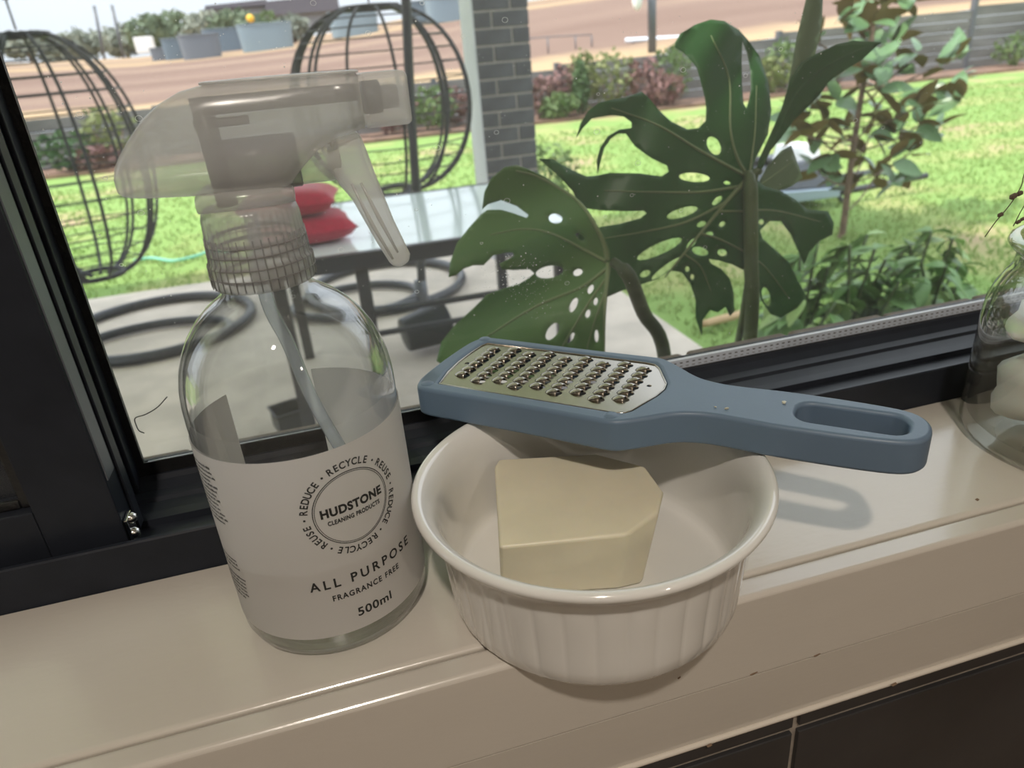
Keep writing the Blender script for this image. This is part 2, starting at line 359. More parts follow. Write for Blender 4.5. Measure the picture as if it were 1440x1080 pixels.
# ================================================================== THE ROOM
ZG = -1.10
def struct(o): o['kind'] = 'structure'; return o
SX0, SX1 = -1.05, 1.05
sill = struct(thing('trim_1', 'cream gloss painted timber windowsill under the black window', 'windowsill'))
top = extrude_x('sill_board', [(0.288, 0), (0.2010, 0), (0.1995, -0.0009), (0.1990, -0.026), (0.288, -0.026)], SX0, SX1, M['sill'], sill)
nose = extrude_x('nosing', [(0.1986, -0.0016), (0.1972, -0.0003), (0.1885, 0.0002), (0.1870, -0.0012), (0.1870, -0.0440), (0.1986, -0.0440)], SX0, SX1, M['sill'], sill)
bevel(nose, 0.0011, 3, 20); bevel(top, 0.0008, 3, 20)
apron = extrude_x('apron', [(0.1986, -0.0442), (0.1872, -0.0442), (0.1902, -0.0790), (0.1986, -0.0800)], SX0, SX1, M['sill'], sill)
ck = tube('caulk_line', [(SX0, 0.1898, -0.0800), (SX1, 0.1898, -0.0800)], 0.0014, M['caulk'], sill, 8)

for px, py, w in ((1149, 921, 7), (1060, 947, 8), (1258, 963, 6), (998, 1049, 5), (955, 953, 3), (1375, 703, 3)):
    q = at_y(px, py, 0.1868) if py > 800 else at_z(px, py, .0003); wv = w / 4500
    V = [(q[0] - wv, q[1] - .0003, q[2] - .0002), (q[0] - wv * .2, q[1] - .0003, q[2] - .0004), (q[0] + wv, q[1] - .0003, q[2] + .0003), (q[0] + wv * .1, q[1] - .0003, q[2] + .0002)]
    V += [(x, y + .0012, z) for x, y, z in V]
    mesh('paint_chip', V, [(0, 1, 2, 3), (7, 6, 5, 4), (0, 4, 5, 1), (1, 5, 6, 2), (2, 6, 7, 3), (3, 7, 4, 0)], M['chip'], sill)
wf = struct(thing('wall_front', 'kitchen wall below and around the window with charcoal tiles', 'wall'))
bm = bmesh.new()
boxbm(bm, -2.2, 2.2, 0.1945, 0.287, ZG, -0.028)
boxbm(bm, -2.2, SX0, 0.200, 0.287, -0.028, 1.35); boxbm(bm, SX1, 2.2, 0.200, 0.287, -0.028, 1.35)
boxbm(bm, SX0, SX1, 0.200, 0.287, 1.00, 1.35)
finish('masonry', bm, M['wallpaint'], wf)
bm = bmesh.new(); boxbm(bm, -1.9, -0.86, 0.291, 0.47, ZG, 1.35); boxbm(bm, 0.66, 1.9, 0.291, 0.47, ZG, 1.35)
boxbm(bm, -0.86, 0.66, 0.291, 0.47, 1.0, 1.35); boxbm(bm, -0.86, 0.66, 0.291, 0.375, ZG, -0.012); boxbm(bm, -0.86, 0.66, 0.375, 0.47, ZG, -0.125)
finish('outer_leaf', bm, M['brickbrown'], wf)
bm = bmesh.new(); boxbm(bm, -2.2, 2.2, 0.1925, 0.1944, ZG, -0.0805); finish('grout_bed', bm, M['grout'], wf)
TW = 0.30; TJ = 0.1662
for i in range(-4, 4):
    x0 = TJ + i * TW + 0.0016; x1 = x0 + TW - 0.0032
    box('tile', (x0, x1, 0.1900, 0.1926, -0.2920, -0.0940), M['tile'], wf, 0.0006)
    box('tile', (x0, x1, 0.1904, 0.1926, -0.0905, -0.0818), M['tile'], wf, 0.0006)
RX, RY0, RZ = 2.2, -2.8, 1.35
wl = struct(box('wall_left', (-RX - .1, -RX, RY0, 0.2, ZG, RZ), M['wallpaint'])); prop(wl, 'plain painted kitchen wall to the left of the window', 'wall')
wr = struct(box('wall_right', (RX, RX + .1, RY0, 0.2, ZG, RZ), M['wallpaint'])); prop(wr, 'plain painted kitchen wall to the right of the window', 'wall')
wk = struct(box('wall_back', (-RX - .1, RX + .1, RY0 - .1, RY0, ZG, RZ), M['wallpaint'])); prop(wk, 'plain painted kitchen wall opposite the window', 'wall')
fl = struct(box('floor', (-RX - .1, RX + .1, RY0 - .1, 0.2, ZG - .1, ZG), M['floor'])); prop(fl, 'brown kitchen floor below the windowsill', 'floor')
ce = struct(box('ceiling', (-RX - .1, RX + .1, RY0 - .1, 0.287, RZ, RZ + .1), M['wallpaint'])); prop(ce, 'white kitchen ceiling with a recessed downlight and an added fill lamp', 'ceiling')

def downlight(x, y, power, label):
    t = thing('downlight', label, 'light', (x, y, RZ), 'recessed kitchen downlights')
    lathe('trim_ring', [(0.047, -0.001), (0.056, -0.006), (0.060, -0.001), (0.060, 0.0), (0.047, 0.0)], M['white'], t, 40)
    m, tt, N, L, p = nt('lamp_lens'); p.inputs['Emission Color'].default_value = (1, 0.86, 0.68, 1); p.inputs['Emission Strength'].default_value = power * 6
    lathe('lens', [(0.0, -0.0015), (0.046, -0.0015)], m, t, 32)
    ld = bpy.data.lights.new('downlight_lamp', 'AREA'); ld.shape = 'DISK'; ld.size = 0.085; ld.energy = power; ld.color = (1.0, 0.90, 0.79)
    lo = bpy.data.objects.new('lamp', ld); COL.objects.link(lo); lo.parent = t; lo.location = (0, 0, -0.008)
downlight(LAMP_POS[0], LAMP_POS[1], LAMP_POWER, 'round recessed downlight nearest the window')
downlight(0.9, -2.0, LAMP_POWER * 0.6, 'added fill downlight at the back of the kitchen')  # added fill lamp, lifts the ambient light in the room

# ------------------------------------------------------------------ window
WX0, WX1 = -0.84, 0.64
w1 = struct(thing('window_1', 'black aluminium window frame with a wide fixed double glazed pane', 'window'))
extrude_x('bottom_frame', [(0.2882, 0.0), (0.2882, 0.0206), (0.2888, 0.0214), (0.2906, 0.0214), (0.2910, 0.0208), (0.2912, 0.0070),
    (0.3040, 0.0062), (0.3045, 0.0110), (0.3065, 0.0110), (0.3070, 0.0062), (0.3230, 0.0062), (0.3240, 0.0095), (0.3300, 0.0100), (0.3310, 0.0085),
    (0.3420, 0.0085), (0.3440, 0.0100), (0.3500, 0.0106), (0.3550, 0.0135), (0.3575, 0.0155), (0.3590, 0.0155), (0.3590, 0.0030),
    (0.3740, 0.0030), (0.3740, 0.0165), (0.3760, 0.0165), (0.3760, -0.0100), (0.2882, -0.0100)], WX0, WX1, M['black'], w1)
box('jamb', (WX1, WX1 + 0.018, 0.2882, 0.376, -0.01, 0.99), M['black'], w1, 0.001)
box('jamb', (WX0 - 0.018, WX0, 0.2882, 0.376, -0.01, 0.99), M['black'], w1, 0.001)
box('head', (WX0, WX1, 0.2882, 0.376, 0.965, 0.99), M['black'], w1, 0.001)
box('meeting_stile', (-0.170, -0.1185, 0.326, 0.374, 0.0064, 0.9645), M['black'], w1, 0.001)
box('stile_lip', (-0.1185, -0.1165, 0.350, 0.374, 0.0110, 0.9645), M['black'], w1, 0.0005)
gb = bmesh.new()
boxbm(gb, -0.1166, -0.1128, 0.3592, 0.3605, 0.0125, 0.9645); boxbm(gb, -0.1128, 0.105, 0.3592, 0.3603, 0.0140, 0.0226)
boxbm(gb, 0.105, WX1, 0.3592, 0.3602, 0.0140, 0.0158)
finish('gasket', gb, M['gasket'], w1)
for y in (0.3606, 0.3726):
    p = mesh('pane', [(-0.118, y, 0.008), (WX1, y, 0.008), (WX1, y, 0.9645), (-0.118, y, 0.9645)], [(0, 1, 2, 3)], M['pane'], w1)
box('spacer_bar', (-0.112, WX1 - 0.002, 0.3612, 0.3640, 0.0120, 0.0212), M['spacer'], w1, 0.0003)
V = []; Fc = []
x = -0.10
while x < WX1 - 0.01:      # perforations along the spacer
    for (yy0, yy1, z0, z1) in ((0.36115, 0.36121, 0.0186, 0.0193), (0.36115, 0.36121, 0.0164, 0.0168)):
        b = len(V); V += [(x, yy0, z0), (x + 0.0019, yy0, z0), (x + 0.0019, yy0, z1), (x, yy0, z1)]; Fc.append((b, b+1, b+2, b+3))
    x += 0.0042
mesh('perforations', V, Fc, M['dark'], w1)['kind'] = 'stuff'

w2 = struct(thing('window_2', 'black sliding sash of the window at the far left', 'window'))
XS = -0.1106
box('stile', (-0.1420, XS, 0.2990, 0.3175, 0.0118, 0.962), M['black'], w2, 0.0008)
box('interlock', (XS, XS + 0.0014, 0.3140, 0.3215, 0.0118, 0.962), M['black'], w2, 0.0004)
box('reflection_strip', (XS - 0.001, XS + 0.0006, 0.3008, 0.3120, 0.047, 0.962), M['frameg'], w2, 0.0003)  # sky reflected in the black stile, painted as a lighter grey strip
box('bottom_rail', (-0.838, -0.1420, 0.2990, 0.3175, 0.0118, 0.0398), M['black'], w2, 0.0008)
box('top_rail', (-0.838, -0.1420, 0.2990, 0.3175, 0.935, 0.962), M['black'], w2, 0.0008)
box('stile', (-0.838, -0.806, 0.2990, 0.3175, 0.0398, 0.935), M['black'], w2, 0.0008)
mesh('pane', [(-0.806, 0.309, 0.0398), (-0.142, 0.309, 0.0398), (-0.142, 0.309, 0.935), (-0.806, 0.309, 0.935)], [(0, 1, 2, 3)], M['pane'], w2)
gk = box('gasket', (-0.1475, -0.1420, 0.3040, 0.3070, 0.0398, 0.935), M['gasket'], w2, 0.001)
box('gasket', (-0.806, -0.1475, 0.3040, 0.3070, 0.0398, 0.0440), M['gasket'], w2, 0.001)
sc = box('stop_plate', (XS + 0.0002, XS + 0.0020, 0.3000, 0.3090, 0.0135, 0.0260), M['chrome'], w2, 0.0005)
for (y, z) in ((0.3025, 0.0175), (0.3052, 0.0238)):
    h = lathe('screw_head', [(0, 0.0030), (0.0016, 0.0026), (0.0025, 0.0012), (0.0026, 0.0)], M['chrome'], w2, 20)
    h.rotation_euler = (0, math.radians(90), 0); h.location = (XS + 0.0019, y, z)

# dust and dried drops on the glass
V = []; Fc = []
for i in range(650):
    px, py = rng.uniform(60, 1400), rng.uniform(0, 470)
    r = rng.choice([0.00018, 0.00025, 0.0004], p=[.6, .3, .1])
    if rng.random() < .25: px, py = rng.normal(745, 30), rng.normal(395, 22)
    q = at_y(px, py, 0.3604); b = len(V); n = 6
    V += [(q[0] + r * math.cos(k * 6.283 / n), 0.36045, q[2] + r * math.sin(k * 6.283 / n)) for k in range(n)]; Fc.append(tuple(range(b, b + n)))
for i in range(46):       # dried drop rings
    px, py = rng.uniform(60, 1300), rng.uniform(0, 420); q = at_y(px, py, 0.3604); r = rng.uniform(0.0008, 0.0018); n = 12; b = len(V)
    for k in range(n):
        a = k * 6.283 / n
        for rr in (r, r - 0.00022): V.append((q[0] + rr * math.cos(a), 0.36045, q[2] + rr * 0.8 * math.sin(a)))
    for k in range(n):
        k2 = (k + 1) % n; Fc.append((b + 2*k, b + 2*k2, b + 2*k2 + 1, b + 2*k + 1))
o = mesh('dust', V, Fc, M['dust']); prop(o, 'white dust specks and dried drops on the window glass', 'dust', kind='stuff')
hp = [at_y(x, y, 0.3601) for x, y in ((235, 558), (221, 573), (204, 583), (190, 588), (192, 599), (196, 606), (203, 609))]
o = tube('hair', smoothpts(hp, 4), 0.00028, M['dark'], None, 6); prop(o, 'thin dark bent hair stuck on the lower left window glass', 'hair')

# ------------------------------------------------------------------ outer brick sill
es = struct(thing('trim_2', 'brown brick sill outside the window', 'brick sill'))
x = -0.86 + 0.004
k0 = round((0.350 - (-0.86)) / 0.093)
xs = [0.350 + 0.093 * i for i in range(-13, 4)]
bmesh_brick = None
for i, x in enumerate(xs):
    if bmesh_brick is None:
        b = bmesh.new(); boxbm(b, 0.0025, 0.0905, 0, 0.098, -0.075, 0); o = finish('brick', b, M['brickbrown'], es); bmesh_brick = o.data
        bevel(o, 0.003, 2)
    else:
        o = bpy.data.objects.new('brick', bmesh_brick); COL.objects.link(o); o.parent = es; bevel(o, 0.003, 2)
    o.location = (x, 0.3785, -0.0165 + rng.uniform(-.001, .001)); o.rotation_euler = (math.radians(-7.5), 0, 0)

def base(root, loc):
    """put the Empty at the thing's foot while its parts (built in world space) stay where they are"""
    root.location = loc; inv = Matrix.Translation(Vector(loc)).inverted()
    for c in root.children: c.matrix_parent_inverse = inv
    return root

# ================================================================== SPRAY BOTTLE
BX, BY = -0.0226, 0.2494
sb = thing('spray_bottle', 'clear trigger spray bottle with a white printed label and frosted nozzle head', 'spray bottle')
R = 0.0373
prof = [(0.0, 0.0040), (0.015, 0.0030), (0.026, 0.0012), (0.0305, 0.0003), (0.0335, 0.0006), (0.0360, 0.0026), (R, 0.0062), (R, 0.030), (R, 0.060), (R, 0.0945),
        (0.0371, 0.1000), (0.0364, 0.1055), (0.0350, 0.1110), (0.0328, 0.1165), (0.0298, 0.1218), (0.0260, 0.1265), (0.0217, 0.1304), (0.0178, 0.1330),
        (0.0158, 0.1346), (0.0150, 0.1362), (0.0150, 0.1375), (0.0142, 0.1380), (0.0142, 0.158)]
lathe('body', prof, M['pet'], sb, 128, (BX, BY))
lathe('inner_wall', [(max(r - 0.0014, 0), z) for r, z in prof[9:20]], M['pet'], sb, 128, (BX, BY))
lathe('liquid', [(0.0, 0.0050), (0.030, 0.0020), (0.0352, 0.0035), (R - 0.0010, 0.0068), (R - 0.0010, 0.0415), (0.0, 0.0415)], M['liquid'], sb, 96, (BX, BY))
lathe('base_ring', [(0.0295, 0.0004), (0.0315, 0.0), (0.0335, 0.0004), (0.0345, 0.0014), (0.0330, 0.0018), (0.0300, 0.0014)], M['pet'], sb, 96, (BX, BY))
# label: film wrapped round the bottle, open at the back
RL = R + 0.00035
def wrap(arc, z, r=None):
    r = r or RL; th = arc / RL
    return (BX + r * math.sin(th), BY - r * math.cos(th), z)
a0, a1 = math.radians(-134), math.radians(171)
V = []; Fc = []; n = 110; zs = [0.0112, 0.030, 0.050, 0.070, 0.0876]
for i in range(n + 1):
    for z in zs: V.append(wrap((a0 + (a1 - a0) * i / n) * RL, z))
m = len(zs)
for i in range(n):
    for j in range(m - 1): Fc.append((i*m + j, (i+1)*m + j, (i+1)*m + j + 1, i*m + j + 1))
lab = mesh('label', V, Fc, M['label'], sb, True); lab['label'] = 'white wraparound label with black print'
def glyphs(s, size, spacing=1.0, bold=0.0):
    """2-d triangles of a line of text, starting at x=0, and its width"""
    cu = bpy.data.curves.new('txt', 'FONT'); cu.body = s; cu.size = size; cu.space_character = spacing; cu.offset = bold; cu.resolution_u = 5
    ob = bpy.data.objects.new('txt', cu); COL.objects.link(ob); dg = bpy.context.evaluated_depsgraph_get()
    me = bpy.data.meshes.new_from_object(ob.evaluated_get(dg)); V = [(v.co.x, v.co.y) for v in me.vertices]; Fc = [tuple(p.vertices) for p in me.polygons]
    bpy.data.objects.remove(ob); bpy.data.curves.remove(cu); bpy.data.meshes.remove(me)
    xs = [v[0] for v in V] or [0]
    return V, Fc, min(xs), max(xs)
PV = []; PF = []
RT = RL + 0.00012
def put(V, Fc, fn):
    b = len(PV); PV.extend([wrap(*fn(u, v), RT) for u, v in V]); PF.extend([tuple(b + i for i in f) for f in Fc])
CX = 0.0147
def line(s, x0, x1, z, size, bold=0.0, spacing=1.15, sx=None):
    V, Fc, a, b = glyphs(s, size, spacing, bold); k = (x1 - x0) / (b - a)
    put(V, Fc, lambda u, v: (x0 + (u - a) * k, z + v))
line('HUDSTONE', 0.0030, 0.0266, 0.0628, 0.0046, 0.00022, 1.1)
line('CLEANING PRODUCTS', 0.0048, 0.0250, 0.0593, 0.0024, 0.00010, 1.1)
line('ALL PURPOSE', -0.0063, 0.0361, 0.0333, 0.0055, 0.00012, 1.45)
line('FRAGRANCE FREE', 0.0007, 0.0282, 0.0274, 0.0034, 0.00010, 1.25)
line('500ml', 0.0082, 0.0223, 0.0172, 0.0052, 0.00012, 1.1)
ZC = 0.0635
words = [('RECYCLE', 4), ('REUSE', 64), ('REDUCE', 120.2), ('RECYCLE', 184), ('REUSE', 244), ('REDUCE', 300.2)]
for wd, mid in words:
    span = 7.6 * len(wd)
    for i, ch in enumerate(wd):
        ang = math.radians(mid - span / 2 + span * (i + 0.5) / len(wd))
        V, Fc, a, b = glyphs(ch, 0.0037, 1, 0.00009); c = (a + b) / 2
        def fn(u, v, ang=ang, c=c):
            rr = 0.01585 + v; tt = (u - c) * 0.88
            return (CX + rr * math.sin(ang) + tt * math.cos(ang), ZC + rr * math.cos(ang) - tt * math.sin(ang))
        put(V, Fc, fn)
gaps = [37.8, 90.2, 150.2, 217.8, 270.2, 330.2]
for g in gaps:
    a = math.radians(g); c = (CX + 0.0171 * math.sin(a), ZC + 0.0171 * math.cos(a))
    put([(c[0] + 0.00045 * math.cos(q * .785), c[1] + 0.00045 * math.sin(q * .785)) for q in range(8)], [tuple(range(8))], lambda u, v: (u, v))
for r0, r1 in ((0.01440, 0.01408), (0.01372, 0.01350)):
    V = []; Fc = []; n = 72
    for i in range(n):
        a = 2 * math.pi * i / n; V += [(CX + r0 * math.cos(a), ZC + r0 * math.sin(a)), (CX + r1 * math.cos(a), ZC + r1 * math.sin(a))]
    for i in range(n): k = (i + 1) % n; Fc.append((2*i, 2*k, 2*k + 1, 2*i + 1))
    put(V, Fc, lambda u, v: (u, v))
pr = mesh('print', PV, PF, M['ink'], lab); pr['label'] = 'black logo and lettering on the label'
# small print on the side, too fine to read: rows of tiny strokes
PV = []; PF = []
random.seed(3)
rows = [0.0822 - 0.0019 * i for i in range(13)] + [0.0425 - 0.0019 * i for i in range(3)] + [0.0345 - 0.0019 * i for i in range(6)]
for z in rows:
    xe = -0.0335 - random.uniform(0, 0.004); x = -0.058
    while x < xe:
        wl_ = random.uniform(0.0012, 0.0035)
        u = x
        while u < x + wl_:
            s = random.uniform(0.00035, 0.0007); h = random.choice([0.0007, 0.0007, 0.0010])
            put([(u, z), (u + s, z), (u + s, z + h), (u, z + h)], [(0, 1, 2, 3)], lambda a, b: (a, b)); u += s + 0.00018
        x += wl_ + 0.0007
fp = mesh('fine_print', PV, PF, M['ink'], lab); fp['kind'] = 'stuff'
# dip tube
tp = smoothpts([(BX, BY, 0.160), (BX - 0.0012, BY, 0.131), (BX + 0.0024, BY, 0.1140), (BX + 0.0066, BY - 0.001, 0.0905), (BX + 0.0128, BY - 0.002, 0.0690), (BX + 0.022, BY - 0.004, 0.0420), (BX + 0.0315, BY - 0.006, 0.0090)], 5)
tube('dip_tube', tp, 0.0024, M['straw'], sb, 14)
# screw collar with grip ribs
ct = thing('collar_tmp', None, None)
def ribs(r, z, a, j):
    return r + (0.00028 * (1 if math.cos(44 * a) > 0.2 else 0) if j in (1, 2, 3, 4, 5, 6) else 0)
cp = [(0.0150, 0.1372), (0.0162, 0.1375), (0.0166, 0.1390), (0.0167, 0.1425), (0.0167, 0.1450), (0.0160, 0.1462), (0.0153, 0.1600), (0.0150, 0.1620), (0.0138, 0.1632), (0.0110, 0.1636)]
capo = lathe('collar', cp, M['frost2'], sb, 176, (BX, BY), rmod=ribs)
bpy.data.objects.remove(ct)
ring = []
for z in (0.1410, 0.1455, 0.1495, 0.1530):
    ring.append(([(BX + 0.0146 * math.cos(q), BY + 0.0146 * math.sin(q), z + 0.0006 * math.sin(q)) for q in np.linspace(0, 2*math.pi, 48, endpoint=False)], 0.00055, True))
tubes('screw_thread', ring, M['inner'], capo, 6)
gr = []
for k in range(40):
    a = 2 * math.pi * k / 40
    gr.append(([(BX + 0.0171 * math.cos(a), BY + 0.0171 * math.sin(a), 0.1382), (BX + 0.0171 * math.cos(a), BY + 0.0171 * math.sin(a), 0.1455), (BX + 0.0164 * math.cos(a), BY + 0.0164 * math.sin(a), 0.1465), (BX + 0.0160 * math.cos(a), BY + 0.0160 * math.sin(a), 0.1545)], 0.00022, False))
for z, r in ((0.1418, 0.01725), (0.1452, 0.01700), (0.1490, 0.01625), (0.1520, 0.01605)):
    gr.append(([(BX + r * math.cos(q), BY + r * math.sin(q), z) for q in np.linspace(0, 2 * math.pi, 64, endpoint=False)], 0.00022, True))
tubes('grip_ribs', gr, M['ribline'], capo, 4)

# trigger head: lofted shroud along +x
def loft(name, secs, matl, parent, n=28, ex=3.2):
    V = []; Fc = []
    for (x, zb, zt, hw) in secs:
        cz, hz = (zb + zt) / 2, (zt - zb) / 2
        for k in range(n):
            q = 2 * math.pi * k / n; c, s = math.cos(q), math.sin(q)
            yy = hw * abs(c) ** (2 / ex) * (1 if c >= 0 else -1); zz = hz * abs(s) ** (2 / ex) * (1 if s >= 0 else -1)
            V.append((BX + x, BY + yy, cz + zz))
    for i in range(len(secs) - 1):
        for k in range(n): k2 = (k + 1) % n; Fc.append((i*n + k, i*n + k2, (i+1)*n + k2, (i+1)*n + k))
    Fc.append(tuple(range(n))); Fc.append(tuple((len(secs)-1)*n + k for k in range(n))[::-1])
    return mesh(name, V, Fc, matl, parent, True)
def mm(L): return [tuple(v / 1000 for v in s) for s in L]
shroud = loft('shroud', mm([(-36.4, 172.0, 174.6, 2.0), (-36.0, 171.0, 176.5, 4.5), (-34.6, 170.2, 179.6, 7.5), (-32, 169.6, 183.0, 9.8), (-28.5, 169.2, 186.9, 11.5), (-23.3, 168.8, 192.0, 13),
    (-18, 168.4, 195.6, 13.8), (-12, 168.0, 198.2, 14.2), (-4, 167.0, 199.7, 14.4), (4, 166.0, 199.7, 14.4), (11, 166.2, 199.6, 14.2), (15, 168.5, 199.5, 14), (19.5, 173, 199.5, 13.6),
    (25, 177.5, 199.4, 13), (32, 180.8, 199.3, 12.2), (40.6, 182.6, 199.2, 11.2)]), M['frost'], sb)
loft('top_plate', mm([(-5, 199.5, 200.3, 9.5), (10, 199.5, 200.4, 10.0), (30, 199.3, 200.2, 9.6), (41, 199.1, 199.9, 9.0)]), M['frost3'], shroud, 24, 6)
neck = loft('pump_housing', mm([(-14.6, 162.6, 168.2, 9), (-12, 162.6, 170, 12), (0, 162.6, 170, 14), (11, 162.6, 170, 12.5), (15.0, 162.8, 168.5, 8)]), M['frost'], sb, 28, 3)
nz = box('nozzle', (BX + 0.0405, BX + 0.0556, BY - 0.0105, BY + 0.0105, 0.1829, 0.1988), M['frost'], sb, 0.0018, 3)
nz.rotation_euler = (0, 0, 0)
def cylx(name, x0, x1, z, r, matl, parent, y=0, n=28):
    return tube(name, [(BX + x0, BY + y, z), (BX + x0 + 0.0004, BY + y, z), (BX + x1 - 0.0004, BY + y, z), (BX + x1, BY + y, z)], [r * .93, r, r, r * .93], matl, parent, n)
cylx('nozzle_core', 0.0415, 0.0475, 0.1915, 0.0050, M['core'], nz)
cylx('nozzle_orifice', 0.0475, 0.0530, 0.1912, 0.0036, M['inner'], nz)
pc = cylx('piston_cylinder', -0.0075, 0.0185, 0.1752, 0.0084, M['inner'], sb)
cylx('piston', 0.0183, 0.0315, 0.1747, 0.0074, M['frost2'], pc)
cylx('delivery_tube', -0.0082, 0.0400, 0.1935, 0.0027, M['inner'], sb)
tube('riser_tube', [(BX - 0.0062, BY, 0.1635), (BX - 0.0068, BY, 0.1962)], 0.0033, M['inner'], sb, 20)
cylx('valve_pin', -0.0102, 0.0060, 0.1885, 0.0014, M['inner'], sb)
trig = extrude_poly('trigger', mm([(29.0, 180.5), (27.2, 172.5), (29.5, 167.0), (33.0, 161.0), (38.8, 145.6), (42.3, 137.4), (45.2, 136.2), (48.6, 138.0), (49.3, 140.6), (45.4, 153.0), (41.8, 168.0), (40.0, 176.5), (38.6, 182.0)]),
    lambda u, v, d: (BX + u, BY + d, v), 0.0068, M['frost3'], sb, 0.0022, 3)
tube('trigger_rib', [(BX + 0.0365, BY - 0.0069, 0.1665), (BX + 0.0405, BY - 0.0069, 0.1545), (BX + 0.0450, BY - 0.0066, 0.1420)], [0.0004, 0.0008, 0.0004], M['frost2'], trig, 6)
tube('trigger_rib', [(BX + 0.0335, BY - 0.0069, 0.1665), (BX + 0.0380, BY - 0.0069, 0.1525), (BX + 0.0430, BY - 0.0066, 0.1400)], [0.0004, 0.0008, 0.0004], M['frost2'], trig, 6)
base(sb, (BX, BY, 0))

# ================================================================== BOWL
OX, OY = 0.0808, 0.2204
bw = thing('ramekin_bowl', 'white glazed ceramic ramekin with fluted sides overhanging the windowsill edge', 'bowl')
bp = [(0.0, 0.0018), (0.040, 0.0018), (0.0455, 0.0012), (0.0490, 0.0000), (0.0535, 0.0), (0.0565, 0.0008), (0.0580, 0.0032), (0.0587, 0.0085), (0.0591, 0.0140), (0.0595, 0.0195), (0.0600, 0.0250), (0.0605, 0.0300), (0.0609, 0.0345),
      (0.0612, 0.0375), (0.0616, 0.0400), (0.0626, 0.0425), (0.0644, 0.0448), (0.0668, 0.0470), (0.0686, 0.0486), (0.0693, 0.0500), (0.0690, 0.0513), (0.0680, 0.0520), (0.0666, 0.0519), (0.0648, 0.0508), (0.0630, 0.0488), (0.0614, 0.0460), (0.0603, 0.0425), (0.0595, 0.0385), (0.0585, 0.0300), (0.0577, 0.0200), (0.0570, 0.0120), (0.0562, 0.0085), (0.0548, 0.0067), (0.0530, 0.0061), (0.020, 0.0058), (0.0, 0.0058)]
def flute(r, z, a, j):
    if 6 <= j <= 13:
        k = [0.35, 0.8, 1, 1, 1, 1, 0.8, 0.3][j - 6]; return r + k * 0.0007 * (abs(math.sin(18 * a)) ** 0.6 - 0.65)
    return r
lathe('dish', bp, M['bowl'], bw, 432, (OX, OY), rmod=flute)
base(bw, (OX, OY, 0))

# ================================================================== SOAP
def soapbar():
    zt = 0.0345
    zb = 0.0062
    topp = [at_z(695, 655, zt + .003), at_z(701, 645, zt + .003), at_z(838, 637, zt + .003), at_z(908, 655, zt + .002), at_z(934, 690, zt + .001), at_z(927, 720, zt - .001), at_z(884, 751, zt - .001), at_z(790, 761, zt - .001), at_z(702, 770, zt - .001)]
    cx = sum(p[0] for p in topp) / len(topp); cy = sum(p[1] for p in topp) / len(topp)
    bot = [(p[0] + (cx - p[0]) * 0.04, p[1] + (cy - p[1]) * 0.04, zb) for p in topp]
    fr = [at_z(902, 822, zb), at_z(868, 829, zb), at_z(790, 834, zb), at_z(704, 826, zb)]
    for k_ in range(4): bot[5 + k_] = tuple(fr[k_])
    bot[4] = (fr[0][0] + .008, fr[0][1] + .012, zb)
    n = len(topp); V = [tuple(p) for p in topp] + bot
    Fc = [tuple(range(n))[::-1], tuple(range(n, 2 * n))] + [(i, (i + 1) % n, n + (i + 1) % n, n + i) for i in range(n)]
    o = mesh('soap_bar', V, Fc, M['soap'])
    b = bmesh.new(); b.from_mesh(o.data); bmesh.ops.recalc_face_normals(b, faces=b.faces); b.to_mesh(o.data); b.free()
    bevel(o, 0.0016, 4, 25)
    o.data.polygons.foreach_set('use_smooth', [True] * len(o.data.polygons))
    o.modifiers.new('wn', 'WEIGHTED_NORMAL')
    return prop(o, 'chunky cut block of cream soap lying inside the white ramekin', 'soap')
soapbar()

# ================================================================== GRATER (local s along the axis, t across)
gt = thing('hand_grater', 'slate blue plastic hand grater with steel plate resting across the ramekin rim', 'grater')
GA = np.array([0.04749798 + .0016 * .686, 0.31569553 + .0016 * .727]); GD = np.array([0.72743745, -0.686174]); GN = np.array([0.686174, 0.72743745])
GZ0, GZ1 = 0.0526, 0.0670
def gl(s, t, z):
    p = GA + GD * s + GN * t; return (p[0], p[1], z)
half = [(-5.8, 0), (-5.7, 8), (-5.2, 18), (-4.0, 25), (-1.5, 30), (2.0, 31.8), (8, 32.2), (20, 32.2), (40, 32.2), (60, 32.3), (80, 32.8), (90, 33.0), (95, 32.2), (100, 29.2), (106, 24.6), (112, 19.8), (118, 16.6), (126, 14.8), (135, 14.6), (150, 15.5), (165, 15.4), (180, 14.7), (192, 13.4), (198, 11.2), (201.5, 7.5), (203.2, 3.0)]
outl = [(s, t) for s, t in half] + [(s, -t) for s, t in half[::-1][:-1]]
outl = [(p[0] / 1000, p[1] / 1000) for p in smoothpts([(a, b, 0) for a, b in outl + [outl[0]]], 3)[:-1]]
def rrect(s0, s1, t0, t1, r, n=5):
    out = []
    for cx, cy, a in ((s1 - r, t1 - r, 0), (s0 + r, t1 - r, 90), (s0 + r, t0 + r, 180), (s1 - r, t0 + r, 270)):
        for k in range(n + 1):
            q = math.radians(a + 90 * k / n); out.append((cx + r * math.cos(q), cy + r * math.sin(q)))
    return [(a / 1000, b / 1000) for a, b in out]
head = [(a / 1000, b / 1000) for a, b in [(6.5, -24.6), (3.2, -12), (1.8, 0), (1.8, 12), (2.6, 22), (4.0, 25.6), (45, 26.2), (88, 26.6), (93, 25.8), (96, 22.5), (103.5, 8), (104.2, 2), (103.0, -5), (97.5, -21), (95.5, -23.6), (92, -24.6), (50, -24.6)]]
slot = rrect(157, 196, -8.2, 7.6, 6.2)
